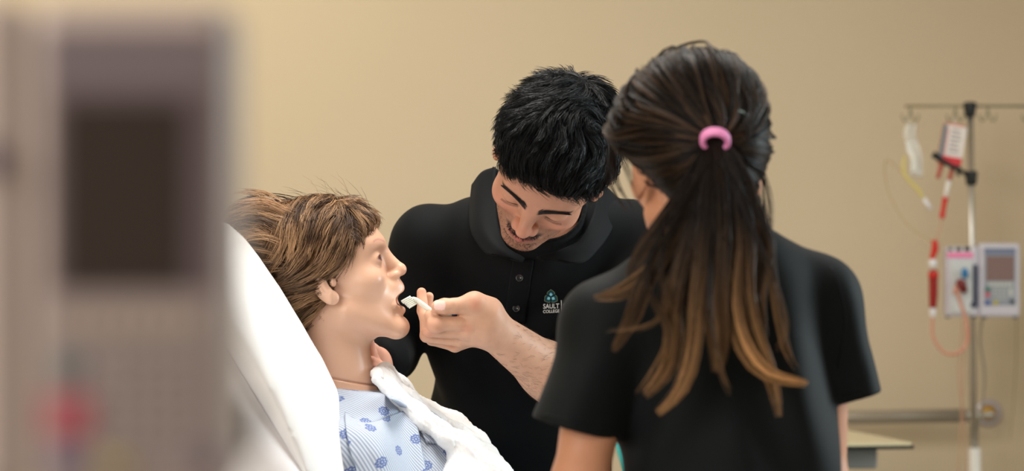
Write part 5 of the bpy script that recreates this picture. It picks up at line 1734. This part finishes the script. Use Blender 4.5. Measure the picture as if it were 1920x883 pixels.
# side wisps that fall past the temples and ears
def wisps(name, starts, rad, n, seed, spread, base, tipc, parent=wh, K=14, Y0=None):
    rr = np.random.default_rng(seed); out = []; cols = []
    for pl_, w0, w1, n_, ck in starts:
        C0 = catmull([np.array(p_) for p_ in pl_], K)
        T_ = np.gradient(C0, axis=0); T_ /= np.linalg.norm(T_, axis=1, keepdims=True)
        S1 = np.cross(T_, [0, 1, 0]); S1 /= np.linalg.norm(S1, axis=1, keepdims=True) + 1e-9
        S2 = np.array([[0, 1.0, 0]]) * np.ones((K, 1))
        sK = np.linspace(0, 1, K)
        for i in range(n_):
            a = rr.uniform(0, 6.28); r_ = math.sqrt(rr.random())
            if n_ > 60:                      # strands gather into finer locks towards the ends
                ci = rr.integers(0, 9); ca = ci * .698 + pl_[1][0] * 40; cr = .35 + .6 * ((ci * 37) % 9) / 9
                x_c, y_c = math.cos(a) * r_, math.sin(a) * r_
                g_ = np.clip((sK - .15) / .5, 0, .86)
                ox = x_c * (1 - g_) + cr * math.cos(ca) * g_; oy = y_c * (1 - g_) + cr * math.sin(ca) * g_
                vcl = (.45, 1.5, .7, 1.1, .5, 1.7, .8, 1.25, .6)[ci]
            else:
                ox, oy, vcl = math.cos(a) * r_, math.sin(a) * r_, 1.0
            wv = np.interp(sK, [0, .35, .75, 1], [w0, (w0 + w1) * .6, w1, w1 * .30])
            ph = rr.uniform(0, 6.28)
            off = S1 * (ox * wv)[:, None] + S2 * (oy * wv * .45)[:, None]
            off += S1 * (.0025 * np.sin(ph + sK * 5) * sK)[:, None]
            m = 1 - .45 * rr.random() ** 1.6 
            P_ = C0 + off
            idx = sK * m * (K - 1); i0 = np.clip(idx.astype(int), 0, K - 2); f_ = (idx - i0)[:, None]
            out.append(P_[i0] * (1 - f_) + P_[i0 + 1] * f_)
            cc_ = ck if ck is not None else 1.0
            v = rr.uniform(.7, 1.25) * vcl
            t = (np.clip((sK * m - .25) / .6, 0, 1) ** 1.2)[:, None] * cc_
            cols.append((np.array(base) * (1 - t) + np.array(tipc) * t) * v)
    return strands_mesh(name, np.array(out), np.full(len(out), rad) * rr.uniform(.7, 1.25, len(out)), np.array(cols), M_whair, parent)
W_ = lambda x, y, Y=3.05: at(x, y, Y)
base_c = (.013, .0075, .005); tip_c = (.50, .265, .11)  # gold tip mixes the hair's browner ends with light painted onto some locks
main = [
  # (path, start width, end width, strands, tip lightness)
  ([W_(1341, 262, 3.07), W_(1318, 330, 3.05), W_(1278, 420, 3.04), W_(1225, 500, 3.035), W_(1165, 545, 3.045), W_(1112, 556, 3.06)], .007, .016, 210, .35),
  ([W_(1341, 262, 3.07), W_(1312, 340, 3.05), W_(1262, 440, 3.035), W_(1210, 520, 3.03), W_(1180, 600, 3.035), W_(1150, 660, 3.04)], .008, .018, 190, .22),
  ([W_(1341, 262, 3.07), W_(1322, 350, 3.045), W_(1290, 460, 3.03), W_(1262, 560, 3.025), W_(1262, 640, 3.03), W_(1246, 700, 3.035), W_(1208, 742, 3.04)], .008, .017, 300, .55),
  ([W_(1341, 262, 3.07), W_(1330, 350, 3.04), W_(1318, 460, 3.025), W_(1306, 560, 3.02), W_(1300, 650, 3.025), W_(1276, 730, 3.03), W_(1232, 776, 3.035)], .008, .015, 330, .75),
  ([W_(1341, 262, 3.07), W_(1350, 350, 3.04), W_(1352, 460, 3.022), W_(1346, 560, 3.018), W_(1350, 640, 3.02), W_(1345, 700, 3.03)], .008, .020, 330, .35),
  ([W_(1342, 262, 3.07), W_(1366, 350, 3.045), W_(1382, 450, 3.03), W_(1374, 550, 3.025), W_(1392, 640, 3.025), W_(1438, 700, 3.03), W_(1516, 718, 3.04)], .008, .013, 380, 1.15),
  ([W_(1342, 262, 3.07), W_(1378, 350, 3.045), W_(1402, 440, 3.035), W_(1402, 540, 3.03), W_(1416, 620, 3.03), W_(1446, 700, 3.035), W_(1462, 782, 3.04)], .008, .013, 220, .6),
  ([W_(1343, 262, 3.07), W_(1392, 340, 3.055), W_(1428, 420, 3.045), W_(1436, 490, 3.045), W_(1424, 560, 3.04), W_(1436, 640, 3.04)], .008, .013, 210, .25),
  ([W_(1343, 262, 3.07), W_(1384, 330, 3.055), W_(1410, 400, 3.045), W_(1410, 480, 3.04), W_(1390, 560, 3.035)], .010, .020, 240, .15),
  ([W_(1341, 262, 3.07), W_(1300, 330, 3.055), W_(1250, 400, 3.05), W_(1206, 460, 3.05), W_(1176, 520, 3.05)], .008, .014, 200, .15),
  ([W_(1341, 270, 3.07), W_(1345, 350, 3.05), W_(1340, 440, 3.04), W_(1320, 520, 3.035), W_(1300, 600, 3.035)], .012, .034, 420, .15),
  ([W_(1341, 270, 3.07), W_(1335, 350, 3.05), W_(1310, 440, 3.045), W_(1270, 520, 3.04), W_(1240, 600, 3.04)], .012, .028, 330, .2),
]
tail = wisps('ponytail', main, .00052, 0, 201, 0, base_c, tip_c, wh)
tail['label'] = 'long ponytail, lighter at its tips'
loose = [
  ([W_(1330, 300, 3.05), W_(1240, 470, 3.02), W_(1250, 570, 3.01), W_(1210, 612, 3.02), W_(1130, 622, 3.03)], .002, .004, 14, .5),
  ([W_(1350, 300, 3.05), W_(1430, 470, 3.02), W_(1462, 560, 3.01), W_(1470, 620, 3.02), W_(1452, 660, 3.03)], .002, .005, 16, .4),
  ([W_(1330, 300, 3.05), W_(1210, 500, 3.02), W_(1255, 620, 3.01), W_(1225, 700, 3.02), W_(1190, 745, 3.03)], .002, .005, 14, .6),
  ([W_(1345, 300, 3.05), W_(1330, 560, 3.0), W_(1352, 690, 3.01), W_(1372, 742, 3.03)], .002, .005, 18, .5),
  ([W_(1345, 300, 3.05), W_(1440, 430, 3.03), W_(1446, 500, 3.03), W_(1470, 640, 3.03), W_(1500, 700, 3.04)], .002, .006, 16, .6),
]
wisps('loose_strands', loose, .00040, 0, 202, 0, base_c, tip_c, wh)
temple = [
  ([W_(1168, 190, 3.16), W_(1148, 240, 3.20), W_(1146, 300, 3.22), W_(1160, 350, 3.22), W_(1196, 396, 3.20)], .006, .004, 16, .1),
  ([W_(1178, 200, 3.13), W_(1160, 260, 3.16), W_(1172, 310, 3.17), W_(1200, 380, 3.15)], .006, .004, 12, .1),
  ([W_(1150, 260, 3.2), W_(1140, 310, 3.24), W_(1150, 360, 3.24), W_(1180, 404, 3.22)], .004, .004, 10, .2),
  ([W_(1412, 260, 3.2), W_(1426, 320, 3.22), W_(1432, 380, 3.2), W_(1446, 440, 3.16)], .005, .004, 14, .2),
  ([W_(1416, 290, 3.18), W_(1440, 360, 3.18), W_(1444, 420, 3.15), W_(1440, 470, 3.10)], .004, .005, 12, .3),
]
wisps('temple_strands', temple, .00040, 0, 203, 0, base_c, (.10, .055, .03), wh)
# pink hair tie: two turns of a ribbed band
tax = np.array([.30, -.42, -.86]) ; tax = np.array([-.05, -.80, -.60])
tie_o = None
bm = bmesh.new()
for k in range(3):
    torus_bm(bm, at(1341, 263, 3.063) + tax / np.linalg.norm(tax) * (.0045 * (k - 1)), tax, .0150, .0036, 36, 10, .82)
tie_o = obj('hair_tie', bm, mat('pink_elastic', srgb(232, 140, 190), rough=.6, bump=.4, bscale=1500, bdist=.0004), None, True)
tag(tie_o, 'pink hair tie holding the woman\'s ponytail', 'hair tie')
pinp = [at(1374, 206, 3.098), at(1386, 208, 3.093), at(1398, 213, 3.096), at(1402, 218, 3.10)]
pin = tube('hair_pin', pinp, .0013, mat('silver_pin', srgb(190, 215, 215), rough=.25, metal=.8), None, 8)
tag(pin, 'small silver hair pin above and right of the pink hair tie', 'hair pin')
# loop of hair pinned to the right of the tie
wisps('pinned_loop', [([W_(1384, 214, 3.10), W_(1398, 236, 3.085), W_(1402, 258, 3.08), W_(1388, 270, 3.075), W_(1362, 268, 3.07)], .004, .0035, 60, .3),
                     ([W_(1280, 130, 3.12), W_(1330, 170, 3.088), W_(1352, 215, 3.072), W_(1350, 255, 3.068)], .012, .006, 90, .55),
                     ([W_(1330, 125, 3.13), W_(1370, 165, 3.10), W_(1378, 215, 3.085), W_(1360, 252, 3.07)], .010, .005, 80, .7)], .00045, 0, 205, 0, base_c, (.13, .075, .045), wh)
